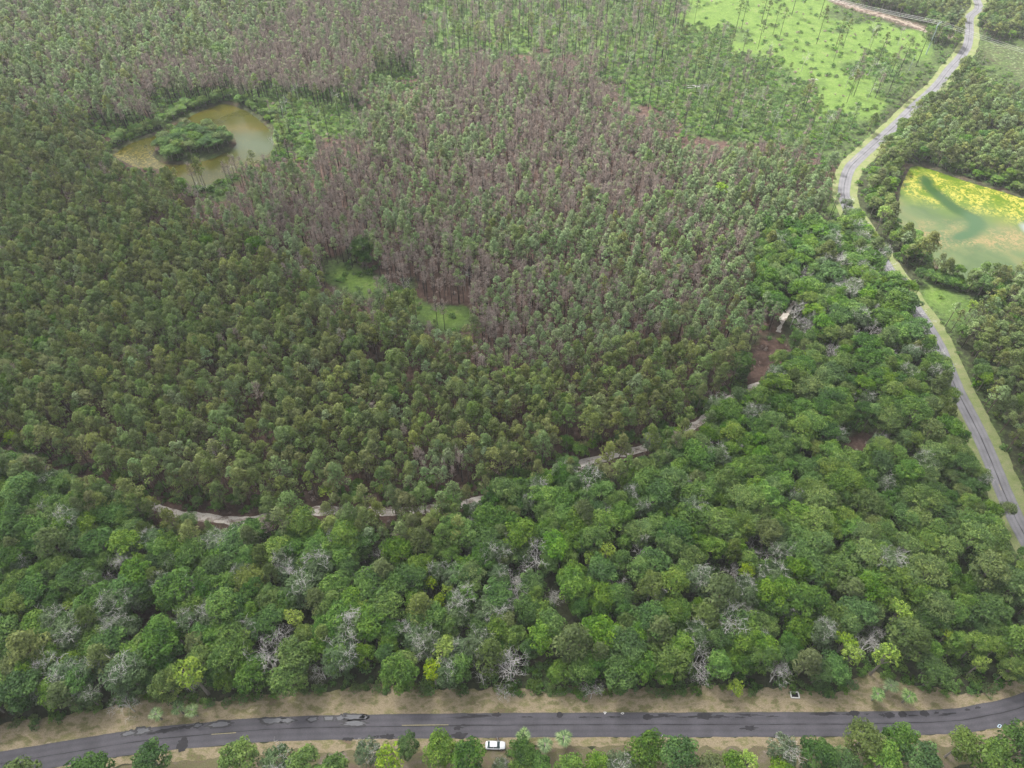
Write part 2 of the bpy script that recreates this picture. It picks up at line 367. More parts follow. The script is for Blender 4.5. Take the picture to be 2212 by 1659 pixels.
def asphalt(name, c, seed=0.0):
    m, n, b, o = mat(name); N = n.nodes.new; L = n.links.new
    tc = N("ShaderNodeTexCoord"); mp = N("ShaderNodeMapping"); mp.inputs["Location"].default_value = (seed, seed, 0); L(tc.outputs["Object"], mp.inputs[0])
    n1 = N("ShaderNodeTexNoise"); n1.inputs["Scale"].default_value = .22; n1.inputs["Detail"].default_value = 6; L(mp.outputs[0], n1.inputs[0])
    n2 = N("ShaderNodeTexNoise"); n2.inputs["Scale"].default_value = 3.5; n2.inputs["Detail"].default_value = 4; L(mp.outputs[0], n2.inputs[0])
    at = N("ShaderNodeAttribute"); at.attribute_name = "across"
    # pale worn wheel tracks
    w_ = N("ShaderNodeMath"); w_.operation = 'MULTIPLY'; w_.inputs[1].default_value = 25.13; L(at.outputs["Fac"], w_.inputs[0])
    cs = N("ShaderNodeMath"); cs.operation = 'COSINE'; L(w_.outputs[0], cs.inputs[0])
    mr = N("ShaderNodeMapRange"); mr.inputs[1].default_value = -1; mr.inputs[2].default_value = 1; mr.inputs[3].default_value = 1.10; mr.inputs[4].default_value = .93; L(cs.outputs[0], mr.inputs[0])
    r = N("ShaderNodeValToRGB"); r.color_ramp.elements[0].position = .3; r.color_ramp.elements[1].position = .7
    r.color_ramp.elements[0].color = tuple(x * .80 for x in c) + (1,); r.color_ramp.elements[1].color = tuple(x * 1.2 for x in c) + (1,)
    L(n1.outputs[0], r.inputs[0])
    m1 = N("ShaderNodeMapRange"); m1.inputs[1].default_value = .3; m1.inputs[2].default_value = .7; m1.inputs[3].default_value = .88; m1.inputs[4].default_value = 1.12; L(n2.outputs[0], m1.inputs[0])
    mm = N("ShaderNodeMath"); mm.operation = 'MULTIPLY'; L(mr.outputs[0], mm.inputs[0]); L(m1.outputs[0], mm.inputs[1])
    mx = N("ShaderNodeMix"); mx.data_type = 'RGBA'; mx.blend_type = 'MULTIPLY'; mx.inputs[0].default_value = 1; L(r.outputs[0], mx.inputs[6]); L(mm.outputs[0], mx.inputs[7])
    L(mx.outputs[2], b.inputs["Base Color"]); b.inputs["Roughness"].default_value = .85; b.inputs["Specular IOR Level"].default_value = .2
    return m
def verge_mat(name, cols, sc_=.35):
    m, n, b, o = mat(name); N = n.nodes.new; L = n.links.new; tc = N("ShaderNodeTexCoord")
    mp = N("ShaderNodeMapping"); mp.inputs["Scale"].default_value = (.6, 1, 1); L(tc.outputs["Object"], mp.inputs[0])
    n1 = N("ShaderNodeTexNoise"); n1.inputs["Scale"].default_value = sc_; n1.inputs["Detail"].default_value = 7; n1.inputs["Roughness"].default_value = .65; L(mp.outputs[0], n1.inputs[0])
    r = N("ShaderNodeValToRGB"); cr = r.color_ramp; cr.elements[0].position, cr.elements[0].color = .3, cols[0] + (1,); cr.elements[1].position, cr.elements[1].color = .72, cols[-1] + (1,)
    for i, c in enumerate(cols[1:-1]): cr.elements.new(.3 + .42 * (i + 1) / (len(cols) - 1)).color = c + (1,)
    L(n1.outputs[0], r.inputs[0])
    n2 = N("ShaderNodeTexNoise"); n2.inputs["Scale"].default_value = 5; n2.inputs["Detail"].default_value = 3; L(tc.outputs["Object"], n2.inputs[0])
    m1 = N("ShaderNodeMapRange"); m1.inputs[1].default_value = .3; m1.inputs[2].default_value = .7; m1.inputs[3].default_value = .72; m1.inputs[4].default_value = 1.28; L(n2.outputs[0], m1.inputs[0])
    mx = N("ShaderNodeMix"); mx.data_type = 'RGBA'; mx.blend_type = 'MULTIPLY'; mx.inputs[0].default_value = 1; L(r.outputs[0], mx.inputs[6]); L(m1.outputs[0], mx.inputs[7])
    L(mx.outputs[2], b.inputs["Base Color"]); b.inputs["Roughness"].default_value = .95; b.inputs["Specular IOR Level"].default_value = .1
    return m
build_ground()
ASPH = asphalt("asphalt", (.064, .061, .069)); ASPH2 = asphalt("worn asphalt", (.115, .113, .120), 40)
VERGE = verge_mat("dry mown verge", [(.130, .092, .068), (.108, .106, .044), (.23, .185, .125), (.135, .128, .055), (.28, .23, .16)], .33)
VERGE2 = verge_mat("green mown verge", [(.085, .110, .040), (.115, .140, .052), (.145, .155, .075), (.17, .150, .095)])
SAND = verge_mat("white sand", [(.09, .065, .05), (.20, .165, .14), (.42, .39, .35), (.34, .31, .27), (.15, .12, .10)], .5)
road_low = strip("road", LOW, -LOW_W / 2, LOW_W / 2, .06, ASPH, ragged=.08)
road_right = strip("road", RT, -RT_W / 2, RT_W / 2, .055, ASPH2, ragged=.08)
# mown verge between lower road and tree line
def verge_poly():
    tl = [p for p in TREELINE]; lo = [p for p in LOW if p[0] > -150]
    V = []; K = 260
    xs = np.linspace(-150, 128, K)
    yl = np.interp(xs, [p[0] for p in lo], [p[1] for p in lo]); yt = np.interp(xs, [p[0] for p in tl if p[0] < 131], [p[1] for p in tl if p[0] < 131])
    yt = yt + 1.6 + (vnoise(xs, xs * 0, 5, 3) - .5) * 3.0 + (vnoise(xs, xs * 0, 1.3, 4) - .5) * 1.5; cols = 8
    for j in range(cols):
        t = j / (cols - 1); V.append(np.stack([xs, yl * (1 - t) + yt * t, np.full(K, .03)], 1))
    V = np.concatenate(V); idx = np.arange(K * cols).reshape(cols, K)
    F_ = np.stack([idx[:-1, :-1].ravel(), idx[:-1, 1:].ravel(), idx[1:, 1:].ravel(), idx[1:, :-1].ravel()], 1)
    o = obj("verge", mesh_np("verge", V, [F_], VERGE)); o["kind"] = "structure"
verge_poly()
strip("verge", LOW, -LOW_W / 2 + .3, -LOW_W / 2 - 2.4, .032, VERGE, ragged=.7, seed=9)
strip("sand", LOW, -LOW_W / 2 - 2.0, -LOW_W / 2 - 7.5, .026, verge_mat("pale sandy track", [(.085, .062, .045), (.11, .085, .06), (.10, .095, .045), (.13, .105, .08), (.34, .31, .28)], .33), ragged=1.0, seed=19)
strip("verge", RT, -RT_W / 2 + .3, -RT_W / 2 - 3.4, .03, VERGE2, ragged=.35, seed=29)
strip("verge", RT, RT_W / 2 - .3, RT_W / 2 + 2.6, .028, VERGE2, ragged=.35, seed=39)
strip("dirt_track", TRACK, -TRACK_W / 2, TRACK_W / 2, .034, SAND, ragged=.5, seed=49)
strip("dirt_track", TRACK2, -.8, .8, .034, SAND, ragged=.6, seed=47)
strip("dirt_track", TOPTRK, -.8, .5, .034, verge_mat("worn track sand", [(.12, .09, .07), (.22, .18, .15), (.14, .12, .08), (.26, .225, .19)], .4), ragged=.9, seed=59)

# ------------------------------------------------------------------ water
def water(name, poly, m):
    me = bpy.data.meshes.new(name); xs = [p[0] for p in poly]; ys = [p[1] for p in poly]
    x0, x1, y0, y1 = min(xs) - 1, max(xs) + 1, min(ys) - 1, max(ys) + 1
    me.from_pydata([(x0, y0, POND_Z), (x1, y0, POND_Z), (x1, y1, POND_Z), (x0, y1, POND_Z)], [], [(0, 1, 2, 3)]); me.materials.append(m)
    tag(obj(name, me), kind="structure")
def pond_mat(name, which):
    m, n, b, o = mat(name); N = n.nodes.new; L = n.links.new; tc = N("ShaderNodeTexCoord")
    def noise(s, d=5, loc=(0, 0, 0), dist=0.0, sc3=(1, 1, 1)):
        mp = N("ShaderNodeMapping"); mp.inputs["Location"].default_value = loc; mp.inputs["Scale"].default_value = sc3; L(tc.outputs["Object"], mp.inputs[0])
        z = N("ShaderNodeTexNoise"); z.inputs["Scale"].default_value = s; z.inputs["Detail"].default_value = d; z.inputs["Distortion"].default_value = dist; L(mp.outputs[0], z.inputs[0]); return z
    def ramp(src, stops):
        r = N("ShaderNodeValToRGB"); cr = r.color_ramp; cr.elements[0].position, cr.elements[0].color = stops[0][0], stops[0][1] + (1,); cr.elements[1].position, cr.elements[1].color = stops[-1][0], stops[-1][1] + (1,)
        for p, c in stops[1:-1]: cr.elements.new(p).color = c + (1,)
        L(src, r.inputs[0]); return r
    def blob(cx, cy, rx, ry, soft, nz=None, amt=.5, rot=0):
        """1 inside an ellipse, with a noisy soft edge"""
        mp = N("ShaderNodeMapping"); mp.vector_type = 'TEXTURE'; mp.inputs["Location"].default_value = (cx, cy, 0); mp.inputs["Rotation"].default_value = (0, 0, rot); mp.inputs["Scale"].default_value = (rx, ry, 1e6); L(tc.outputs["Object"], mp.inputs[0])
        ln = N("ShaderNodeVectorMath"); ln.operation = 'LENGTH'; L(mp.outputs[0], ln.inputs[0])
        src = ln.outputs["Value"]
        if nz:
            a = N("ShaderNodeMath"); a.operation = 'MULTIPLY_ADD'; L(nz.outputs[0], a.inputs[0]); a.inputs[1].default_value = amt; a.inputs[2].default_value = -amt / 2
            ad = N("ShaderNodeMath"); ad.operation = 'ADD'; L(src, ad.inputs[0]); L(a.outputs[0], ad.inputs[1]); src = ad.outputs[0]
        mr = N("ShaderNodeMapRange"); mr.inputs[1].default_value = 1 + soft; mr.inputs[2].default_value = 1 - soft; mr.inputs[3].default_value = 0; mr.inputs[4].default_value = 1; L(src, mr.inputs[0]); return mr.outputs[0]
    def mix(f, a, b_):
        mx = N("ShaderNodeMix"); mx.data_type = 'RGBA'; L(f, mx.inputs[0]); L(a, mx.inputs[6])
        if isinstance(b_, tuple): mx.inputs[7].default_value = b_ + (1,)
        else: L(b_, mx.inputs[7])
        return mx.outputs[2]
    def mul(a, b_):
        k = N("ShaderNodeMath"); k.operation = 'MULTIPLY'; L(a, k.inputs[0]); L(b_, k.inputs[1]); return k.outputs[0]
    def gt(src, lo, hi):
        mr = N("ShaderNodeMapRange"); mr.inputs[1].default_value = lo; mr.inputs[2].default_value = hi; L(src, mr.inputs[0]); return mr.outputs[0]
    if which == 1:
        big = noise(.05, 5, dist=.6); base = ramp(big.outputs[0], [(.3, (0.023, 0.026, 0.002)), (.5, (0.037, 0.038, 0.003)), (.7, (0.052, 0.044, 0.005))]).outputs[0]
        c1 = g(560, 312); f = blob(c1[0], c1[1], 20, 11, .6, noise(.12, 4), 1.4)
        c = mix(f, base, (0.043, 0.057, 0.026))
        sp_ = gt(noise(1.6, 2).outputs[0], .62, .66); dens = gt(noise(.06, 3, (9, 4, 0)).outputs[0], .42, .58)
        c = mix(mul(sp_, dens), c, (0.105, 0.092, 0.019))
        c2 = g(270, 345); f2 = blob(c2[0], c2[1], 32, 10, .6, noise(.2, 4), .8); sp2 = gt(noise(1.1, 3, (3, 3, 0)).outputs[0], .48, .58)
        c = mix(mul(f2, sp2), c, (0.129, 0.104, 0.020))
    else:
        big = noise(.045, 4, dist=1.0); base = ramp(big.outputs[0], [(.3, (0.041, 0.067, 0.027)), (.5, (0.067, 0.092, 0.037)), (.7, (0.111, 0.108, 0.044))]).outputs[0]
        gb = blob(*g(2080, 405), 56, 21, .4, noise(.07, 4), .9, R(-22)); c = mix(gb, base, (.062, .100, .008))
        yb = blob(*g(2110, 420), 52, 15, .35, noise(.09, 4, (5, 0, 0)), 1.0, R(-20)); grit = gt(noise(.8, 6, (2, 7, 0), .8).outputs[0], .46, .54)
        yc = mix(grit, c, (.235, .215, .040)); c = mix(mul(yb, gt(noise(.14, 4, (1, 1, 0), .6).outputs[0], .36, .5)), c, yc)
        pb = blob(*g(2090, 510), 42, 9, .5, noise(.1, 4, (5, 9, 0)), 1.0, R(-5)); c = mix(mul(pb, mul(grit, gt(noise(.1, 4, (8, 1, 0)).outputs[0], .42, .55))), c, (0.159, 0.124, 0.058))
        # dark winding channel in the algae
        ch = [g(1475 + u / 3, v / 3) for u, v in [(1575, 1150), (1600, 1210), (1690, 1280), (1760, 1340), (1860, 1390), (1910, 1430), (1880, 1500), (1760, 1545)]]
        for (ax, ay), (bx, by) in zip(ch[:-1], ch[1:]):
            l_ = math.dist((ax, ay), (bx, by)); f = blob((ax + bx) / 2, (ay + by) / 2, l_ / 2 + 3, 3.2, .5, noise(.2, 3), .5, math.atan2(by - ay, bx - ax))
            c = mix(f, c, (0.018, 0.046, 0.010) if ay > g(2090, 460)[1] else (0.035, 0.069, 0.029))
        wb = blob(*g(2226, 495), 3, 5, .4, noise(.1, 3), .8); c = mix(wb, c, (.150, .168, .165))
    L(c, b.inputs["Base Color"]); b.inputs["Roughness"].default_value = .22
    b.inputs["Specular IOR Level"].default_value = .12
    bp = N("ShaderNodeBump"); bp.inputs["Strength"].default_value = .15; bp.inputs["Distance"].default_value = .05; L(noise(1.2, 3).outputs[0], bp.inputs["Height"]); L(bp.outputs[0], b.inputs["Normal"])
    return m
water("pond_water", POND1, pond_mat("brown pond water", 1)); water("pond_water", POND2, pond_mat("green pond water", 2))

# ------------------------------------------------------------------ leaf and tree meshes
def nrm(a): return a / (np.linalg.norm(a, axis=1, keepdims=True) + 1e-9)
def leaves(C_, Nn, size, asp, rng):
    """rhombus leaf sprays at C_ facing Nn -> verts, faces"""
    n = len(C_); t = nrm(np.cross(Nn, rng.normal(size=(n, 3)))); b = np.cross(Nn, t)
    s = size[:, None]; lift = Nn * s * .18
    V = np.stack([C_ + t * s, C_ + b * s * asp * rng.uniform(.7, 1.2, (n, 1)) + lift, C_ - t * s * rng.uniform(.7, 1.1, (n, 1)), C_ - b * s * asp * rng.uniform(.7, 1.2, (n, 1)) + lift], 1).reshape(-1, 3)
    return V, np.arange(4 * n).reshape(n, 4)
def lobes_leaves(lobes, dens, size, asp, rng, rough=.55, zmin=-.35, tlob=.25):
    """lobes: (cx,cy,cz,rx,rz). Leaves over each lobe's skin."""
    Vs = []; T = []; 
    for L_ in lobes:
        cx, cy, cz, rx, rz = L_
        n = int(dens * 4 * rx * rz) + 6
        d = nrm(rng.normal(size=(n * 2, 3))); d = d[d[:, 2] > zmin][:n]; n = len(d)
        bump = 1 + .18 * np.sin(d[:, 0] * 5 + cx * 3) * np.cos(d[:, 1] * 5 + cy)
        rr = rng.uniform(.80, 1.06, n) * bump
        P = np.array([cx, cy, cz]) + d * np.array([rx, rx, rz]) * rr[:, None]
        Nn = nrm(d + rng.normal(size=(n, 3)) * rough + np.array([0, 0, .45]))
        V, F_ = leaves(P, Nn, size * rng.uniform(.65, 1.35, n), asp, rng)
        Vs.append(V); tl = rng.uniform(.5 - tlob, .5 + tlob); T.append(np.repeat(np.clip(tl + rng.normal(size=n) * .16, 0, 1), 4))
    V = np.concatenate(Vs); return V, np.arange(len(V)).reshape(-1, 4), np.concatenate(T)
def branchy(mb, p, d, L_, r, depth, rng, up=.15, nchild=3, spread=.75, wiggle=.25, sides=4, tips=None):
    p = np.array(p, float); d = np.array(d, float); d /= np.linalg.norm(d); pts = [p.copy()]; rs = [r]; k = 4
    for i in range(k):
        d = d + rng.normal(size=3) * wiggle * .5 + np.array([0, 0, up * .3]); d /= np.linalg.norm(d); p = p + d * L_ / k; pts.append(p.copy()); rs.append(r * (1 - .55 * (i + 1) / k))
    mb.tube(pts, rs, sides, cap=False)
    if tips is not None: tips.append(p)
    if depth > 0:
        for c in range(nchild):
            j = rng.integers(2, k + 1); q = pts[j]; a = rng.normal(size=3); a -= a.dot(d) * d; a /= np.linalg.norm(a) + 1e-9
            nd = d * (1 - spread * .5) + a * spread + np.array([0, 0, up])
            branchy(mb, q, nd, L_ * rng.uniform(.55, .8), max(rs[j] * .62, .021), depth - 1, rng, up, nchild, spread, wiggle, 3, tips)
def hardwood(seed, mkey, Rr=3.6, H=11.5, nl=20, dens=17, size=.34, bare=0.0, conic=0.0, open_=.0, tlob=.38):
    nl = int(nl * 1.7); size *= .80; dens *= 1.3
    rng = np.random.default_rng(seed); lobes = []; sx_ = rng.uniform(.78, 1.28); dens *= 1.1
    cz = H - Rr * .62
    for i in range(nl):
        # golden spiral over a flattened dome
        t = (i + .5) / nl; ph = i * 2.39996 + rng.uniform(-.4, .4); rad = math.sqrt(t) * Rr * .82 * rng.uniform(.82, 1.18)
        z = cz + math.sqrt(max(0, 1 - (rad / Rr) ** 2)) * Rr * (.62 + conic) * rng.uniform(.65, 1.25) - Rr * .22
        r_ = Rr * rng.uniform(.15, .31) * (1 + .15 * (1 - t))
        if rng.random() < open_: continue
        lobes.append((math.cos(ph) * rad * sx_, math.sin(ph) * rad / sx_, z, r_ * rng.uniform(.8, 1.2), r_ * rng.uniform(.62, .9)))
    for i in range(max(4, nl // 2)):  # lower skirt
        ph = rng.uniform(0, 6.28); rad = Rr * rng.uniform(.55, .92); r_ = Rr * rng.uniform(.22, .32)
        lobes.append((math.cos(ph) * rad, math.sin(ph) * rad, cz - Rr * rng.uniform(.25, .75), r_, r_ * .8))
    V, F_, T = lobes_leaves(lobes, dens, size, .62, rng, tlob=tlob)
    crown = mesh_np("foliage", V, [F_], LM[mkey], T)
    mb = MB(); mb.tube([(0, 0, -.2), (.1, .05, H * .35), (-.1, .1, H * .6)], [.26, .2, .12], 7)
    for L_ in lobes[::2][:9]:
        mb.tube([(0, 0, H * rng.uniform(.3, .5)), (L_[0] * .5, L_[1] * .5, L_[2] - Rr * .35), (L_[0], L_[1], L_[2] + .1)], [.12, .08, .03], 4, cap=False)
    trunk = mb.mesh("trunk", OAKBARK)
    parts = [("trunk", trunk), ("crown", crown)]
    if bare > 0:
        b = MB()
        for i in range(int(5 + bare * 9)):
            ph = rng.uniform(0, 6.28); rad = Rr * rng.uniform(.1, .75)
            branchy(b, (math.cos(ph) * rad * .6, math.sin(ph) * rad * .6, cz + Rr * .1), (math.cos(ph) * .7, math.sin(ph) * .7, .9), Rr * rng.uniform(.4, .7), .045, 2, rng, .1, 4, .9, .35, 3)
        parts.append(("bare_branch", b.mesh("bare branches", DEADW)))
    return parts
def pine(seed, mkey, H=15.0, Rr=1.75, n=9, bark=None, top=.40, size=.30, dens=15, twigs=0, long_=False):
    rng = np.random.default_rng(seed); lobes = []; z0 = H * (1 - top)
    for i in range(n):
        t = (i + .6) / n; z = z0 + (H - z0) * t - .3; rad = Rr * (1 - t ** 1.7) * rng.uniform(.55, 1.05) + .12; ph = i * 2.4 + rng.uniform(-.5, .5)
        r_ = rng.uniform(.7, 1.05) * Rr * .46
        lobes.append((math.cos(ph) * rad, math.sin(ph) * rad, z, r_, r_ * .72))
    lobes.append((0, 0, H - .4, Rr * .34, Rr * .36)); lobes.append((Rr * .2, -Rr * .1, H - Rr * .8, Rr * .5, Rr * .4))
    V, F_, T = lobes_leaves(lobes, dens, size, .5, rng, rough=.5, zmin=-.35, tlob=.28)
    crown = mesh_np("foliage", V, [F_], LM[mkey], T)
    mb = MB(); mb.tube([(0, 0, -.2), (0, 0, H * .5), (0, 0, H - .6)], [.15, .12, .04], 6)
    for L_ in lobes[:-2]:
        mb.tube([(0, 0, L_[2] - .7), (L_[0], L_[1], L_[2] - .1)], [.05, .02], 3, cap=False)
    for i in range(twigs):
        z = rng.uniform(H * .35, z0 + 1); ph = rng.uniform(0, 6.28); l_ = rng.uniform(.7, 1.6)
        mb.tube([(0, 0, z), (math.cos(ph) * l_, math.sin(ph) * l_, z + l_ * rng.uniform(.1, .7))], [.045, .02], 3, cap=False)
    return [("trunk", mb.mesh("trunk", bark or BARK)), ("crown", crown)]
def burnt_pine(seed, H=14.5, needles=1.0, green=0):
    rng = np.random.default_rng(seed)
    mb = MB(); mb.tube([(0, 0, -.2), (0, 0, H * .5), (0, 0, H - .2)], [.16, .12, .035], 6)
    br = MB(); C_ = []; 
    for i in range(26):
        t = rng.uniform(0, 1) ** .8; z = H * .52 + (H * .46) * t; ph = i * 2.4 + rng.uniform(-.4, .4); l_ = (1.9 * (1 - t * .65)) * rng.uniform(.6, 1.1)
        e = np.array([math.cos(ph) * l_, math.sin(ph) * l_, z + l_ * rng.uniform(.35, .9)]); s_ = np.array([0, 0, z])
        mid = (s_ + e) / 2 + np.array([0, 0, -.12]); br.tube([s_, mid, e], [.055, .04, .025], 3, cap=False)
        for k in range(5):
            f = rng.uniform(.4, 1); q = s_ + (e - s_) * f; e2 = q + rng.normal(size=3) * .3 + np.array([0, 0, .3]); br.tube([q, e2], [.03, .02], 3, cap=False); C_.append(e2)
        C_ += [e, e, mid]
    parts = [("trunk", mb.mesh("trunk", BURNT)), ("branches", br.mesh("branches", TWIG))]
    C_ = np.array(C_); C_ = C_[rng.random(len(C_)) < .8 * needles]; C_ = np.repeat(C_, 3, 0) + rng.normal(size=(len(C_) * 3, 3)) * .16
    V, F_ = leaves(C_, nrm(rng.normal(size=C_.shape)), rng.uniform(.14, .28, len(C_)), .26, rng)
    parts.append(("crown", mesh_np("dead needles", V, [F_], LM['brown'], np.repeat(rng.uniform(.1, .95, len(C_)), 4))))
    if green:
        V, F_, T = lobes_leaves([(0, 0, H - .3, .75, .6), (.5, .3, H - 1.1, .55, .45), (-.45, .2, H - 1.3, .5, .4)][:green], 16, .27, .34, rng, rough=.9, zmin=-.6)
        parts.append(("green_top", mesh_np("green top", V, [F_], LM['pine_pale'], T)))
    return parts
def dead_tree(seed, H=11.0, spread=.8, r=.16, depth=4, n0=4, m=None):
    r *= .74
    rng = np.random.default_rng(seed); mb = MB(); hh = H * .45
    mb.tube([(0, 0, -.2), (.1, 0, hh * .5), (0, .15, hh)], [r * 1.5, r * 1.2, r], 6)
    br = MB()
    for i in range(n0):
        ph = i * 6.283 / n0 + rng.uniform(-.5, .5); sp_ = spread * rng.uniform(.5, 1.2)
        branchy(br, (0, .1, hh * rng.uniform(.8, 1)), (math.cos(ph) * sp_, math.sin(ph) * sp_, 1), H * .30, r * .62, depth - 1, rng, .12, 4, .9, .4, 4)
    return [("trunk", mb.mesh("trunk", m or DEADW)), ("branches", br.mesh("branches", m or DEADW))]
def palm_meshes(seed):
    rng = np.random.default_rng(seed); fr = []; H = 3.4
    mb = MB(); mb.tube([(0, 0, -.1), (0, 0, H * .6), (0, 0, H)], [.2, .17, .2], 8)
    Vall = []; Fall = []; Tt = []; 
    for i in range(14):
        ph = i * 2.4 + rng.uniform(-.2, .2); el = rng.uniform(-.2, .45) if i > 5 else rng.uniform(.1, .5); l_ = rng.uniform(.45, .8) if i > 5 else rng.uniform(.04, .25)
        d = np.array([math.cos(ph) * math.cos(el), math.sin(ph) * math.cos(el), math.sin(el)]); q = np.array([0, 0, H]) + d * l_
        mb.tube([(0, 0, H), q], [.03, .02], 3, cap=False)
        side = np.cross(d, (0, 0, 1)); side /= np.linalg.norm(side) + 1e-9; up = np.cross(side, d)
        for k in range(9):  # fan of segments with drooping tips
            a = (k / 8 - .5) * 2.2; sd = d * math.cos(a * .8) + side * math.sin(a * .8); L2 = rng.uniform(1.0, 1.25) * (1 - .15 * abs(a)); wv = np.cross(sd, up); wv /= np.linalg.norm(wv) + 1e-9
            p1 = q + sd * L2 * .5; p2 = q + sd * L2 - np.array([0, 0, .22 + .1 * rng.random()]) * L2; b = len(Vall)
            Vall += [q, p1 + wv * .06, p2, p1 - wv * .06]; Fall.append((b, b + 1, b + 2, b + 3)); Tt += [np.clip(.45 + rng.normal() * .32, 0, 1)] * 4
    return [("trunk", mb.mesh("trunk", OAKBARK)), ("fronds", mesh_np("fronds", np.array(Vall), [np.array(Fall)], LM['palm'], Tt))]
def bush(seed, mkey, Rr=1.5, H=1.6, n=9, dens=16, size=.22):
    rng = np.random.default_rng(seed); lobes = []
    for i in range(n):
        ph = rng.uniform(0, 6.28); rad = Rr * math.sqrt(rng.uniform(0, 1)) * .75; r_ = Rr * rng.uniform(.28, .45)
        lobes.append((math.cos(ph) * rad, math.sin(ph) * rad, max(.2, H * (1 - (rad / Rr) ** 2) * rng.uniform(.4, .85)), r_, r_ * .75))
    V, F_, T = lobes_leaves(lobes, dens, size, .6, rng, rough=.7, zmin=-.2, tlob=.3)
    mb = MB()
    for i in range(5):
        L_ = lobes[i]; mb.tube([(0, 0, -.1), (L_[0] * .6, L_[1] * .6, L_[2] * .6), (L_[0], L_[1], L_[2])], [.05, .035, .015], 4, cap=False)
    return [("stem", mb.mesh("stem", OAKBARK)), ("foliage", mesh_np("foliage", V, [F_], LM[mkey], T))]

SP = {  # kind -> (object name, category, variants, natural radius)
 'pine': ("pine_tree", "pine tree", [pine(10 + i, 'pine', H=(14, 15.5, 12.5, 16.5, 14.5, 13.5, 15, 17, 14, 12)[i], Rr=(2.2, 2.5, 1.9, 2.3, 2.7, 2.0, 2.3, 2.5, 1.7, 2.4)[i], n=(10, 13, 8, 9, 14, 9, 11, 12, 7, 9)[i], top=(.45, .5, .4, .38, .45, .5, .42, .4, .5, .55)[i], dens=(17, 15, 17, 14, 16, 12, 18, 15, 17, 11)[i], twigs=5) for i in range(10)]),
 'pale_pine': ("pine_tree", "pine tree", [pine(30 + i, 'pine_pale', H=14 + (i % 3), Rr=1.9 + .15 * (i % 3), n=9 + i % 3, dens=13, twigs=9, bark=BURNT if i % 2 else BARK) for i in range(5)]),
 'big_pine': ("pine_tree", "pine tree", [pine(50 + i, 'olive' if i % 2 else 'pine', H=15, Rr=3.3, n=22, top=.5, dens=13, size=.34, twigs=6) for i in range(4)]),
 'tall_pine': ("pine_tree", "pine tree", [pine(60 + i, 'pine', H=19, Rr=2.2, n=9, top=.33, dens=10, size=.34, bark=BURNT, twigs=8) for i in range(4)]),
 'burnt': ("burnt_pine", "burnt pine", [burnt_pine(70 + i, H=14 + (i % 3) * .8, needles=.6 + .2 * (i % 3), green=(0, 0, 1, 0, 0, 2)[i]) for i in range(6)]),
 'deep': ("broadleaf_tree", "tree", [hardwood(100 + i, 'deep', Rr=3.5 + .3 * i, nl=19 + i, size=.30) for i in range(3)]),
 'mid': ("broadleaf_tree", "tree", [hardwood(110 + i, 'mid', Rr=3.3 + .3 * i, nl=20 + i, size=.30) for i in range(3)]),
 'grey': ("broadleaf_tree", "tree", [hardwood(120 + i, 'grey', Rr=3.4 + .3 * i, nl=18, bare=.35, open_=.12, size=.27) for i in range(3)]),
 'olive': ("broadleaf_tree", "tree", [hardwood(130 + i, 'olive', Rr=3.3, nl=24, size=.27) for i in range(2)]),
 'bright': ("broadleaf_tree", "tree", [hardwood(140 + i, 'bright', Rr=3.2 + .25 * i, nl=26, conic=.25, size=.26, tlob=.35) for i in range(4)]),
 'lime': ("broadleaf_tree", "tree", [hardwood(150 + i, 'lime', Rr=2.2, H=10.5, nl=12, conic=.2, size=.26, open_=.15) for i in range(3)]),
 'half': ("broadleaf_tree", "tree", [hardwood(160 + i, 'grey' if i % 2 else 'deep', Rr=3.4, nl=15, bare=1.0, open_=.45, size=.26) for i in range(3)]),
 'dead': ("dead_tree", "dead tree", [dead_tree(200 + i, H=12.5, r=.17, n0=4 + i % 2, spread=.7 + .15 * (i % 3)) for i in range(5)]),
 'snag': ("dead_tree", "dead tree", [dead_tree(220 + i, H=13, r=.12, n0=3, spread=.35, depth=3) for i in range(3)]),
 'palm': ("palm_tree", "palm", [palm_meshes(230 + i) for i in range(3)]),
 'shrub': ("shrub", "shrub", [bush(240 + i, ('cover', 'mid', 'deep', 'cover')[i], Rr=1.5, H=1.5) for i in range(4)]),
 'brush': ("brown_brush", "shrub", [bush(250 + i, 'brown', Rr=1.2, H=.9, n=6, dens=9, size=.2) for i in range(2)]),
}
SPR = {'pine': 1.9, 'pale_pine': 1.8, 'big_pine': 3.4, 'tall_pine': 2.3, 'burnt': 1.9, 'deep': 3.8, 'mid': 3.7, 'grey': 3.7, 'olive': 3.4, 'bright': 3.5, 'lime': 2.3, 'half': 3.6, 'dead': 3.5, 'snag': 2.5, 'palm': 1.6, 'shrub': 1.6, 'brush': 1.3}
SPH = {'pine': 14.5, 'pale_pine': 14.5, 'big_pine': 15, 'tall_pine': 19, 'burnt': 14.5, 'palm': 3.5, 'shrub': 1.5, 'brush': 1, 'lime': 10.5, 'dead': 11, 'snag': 12}

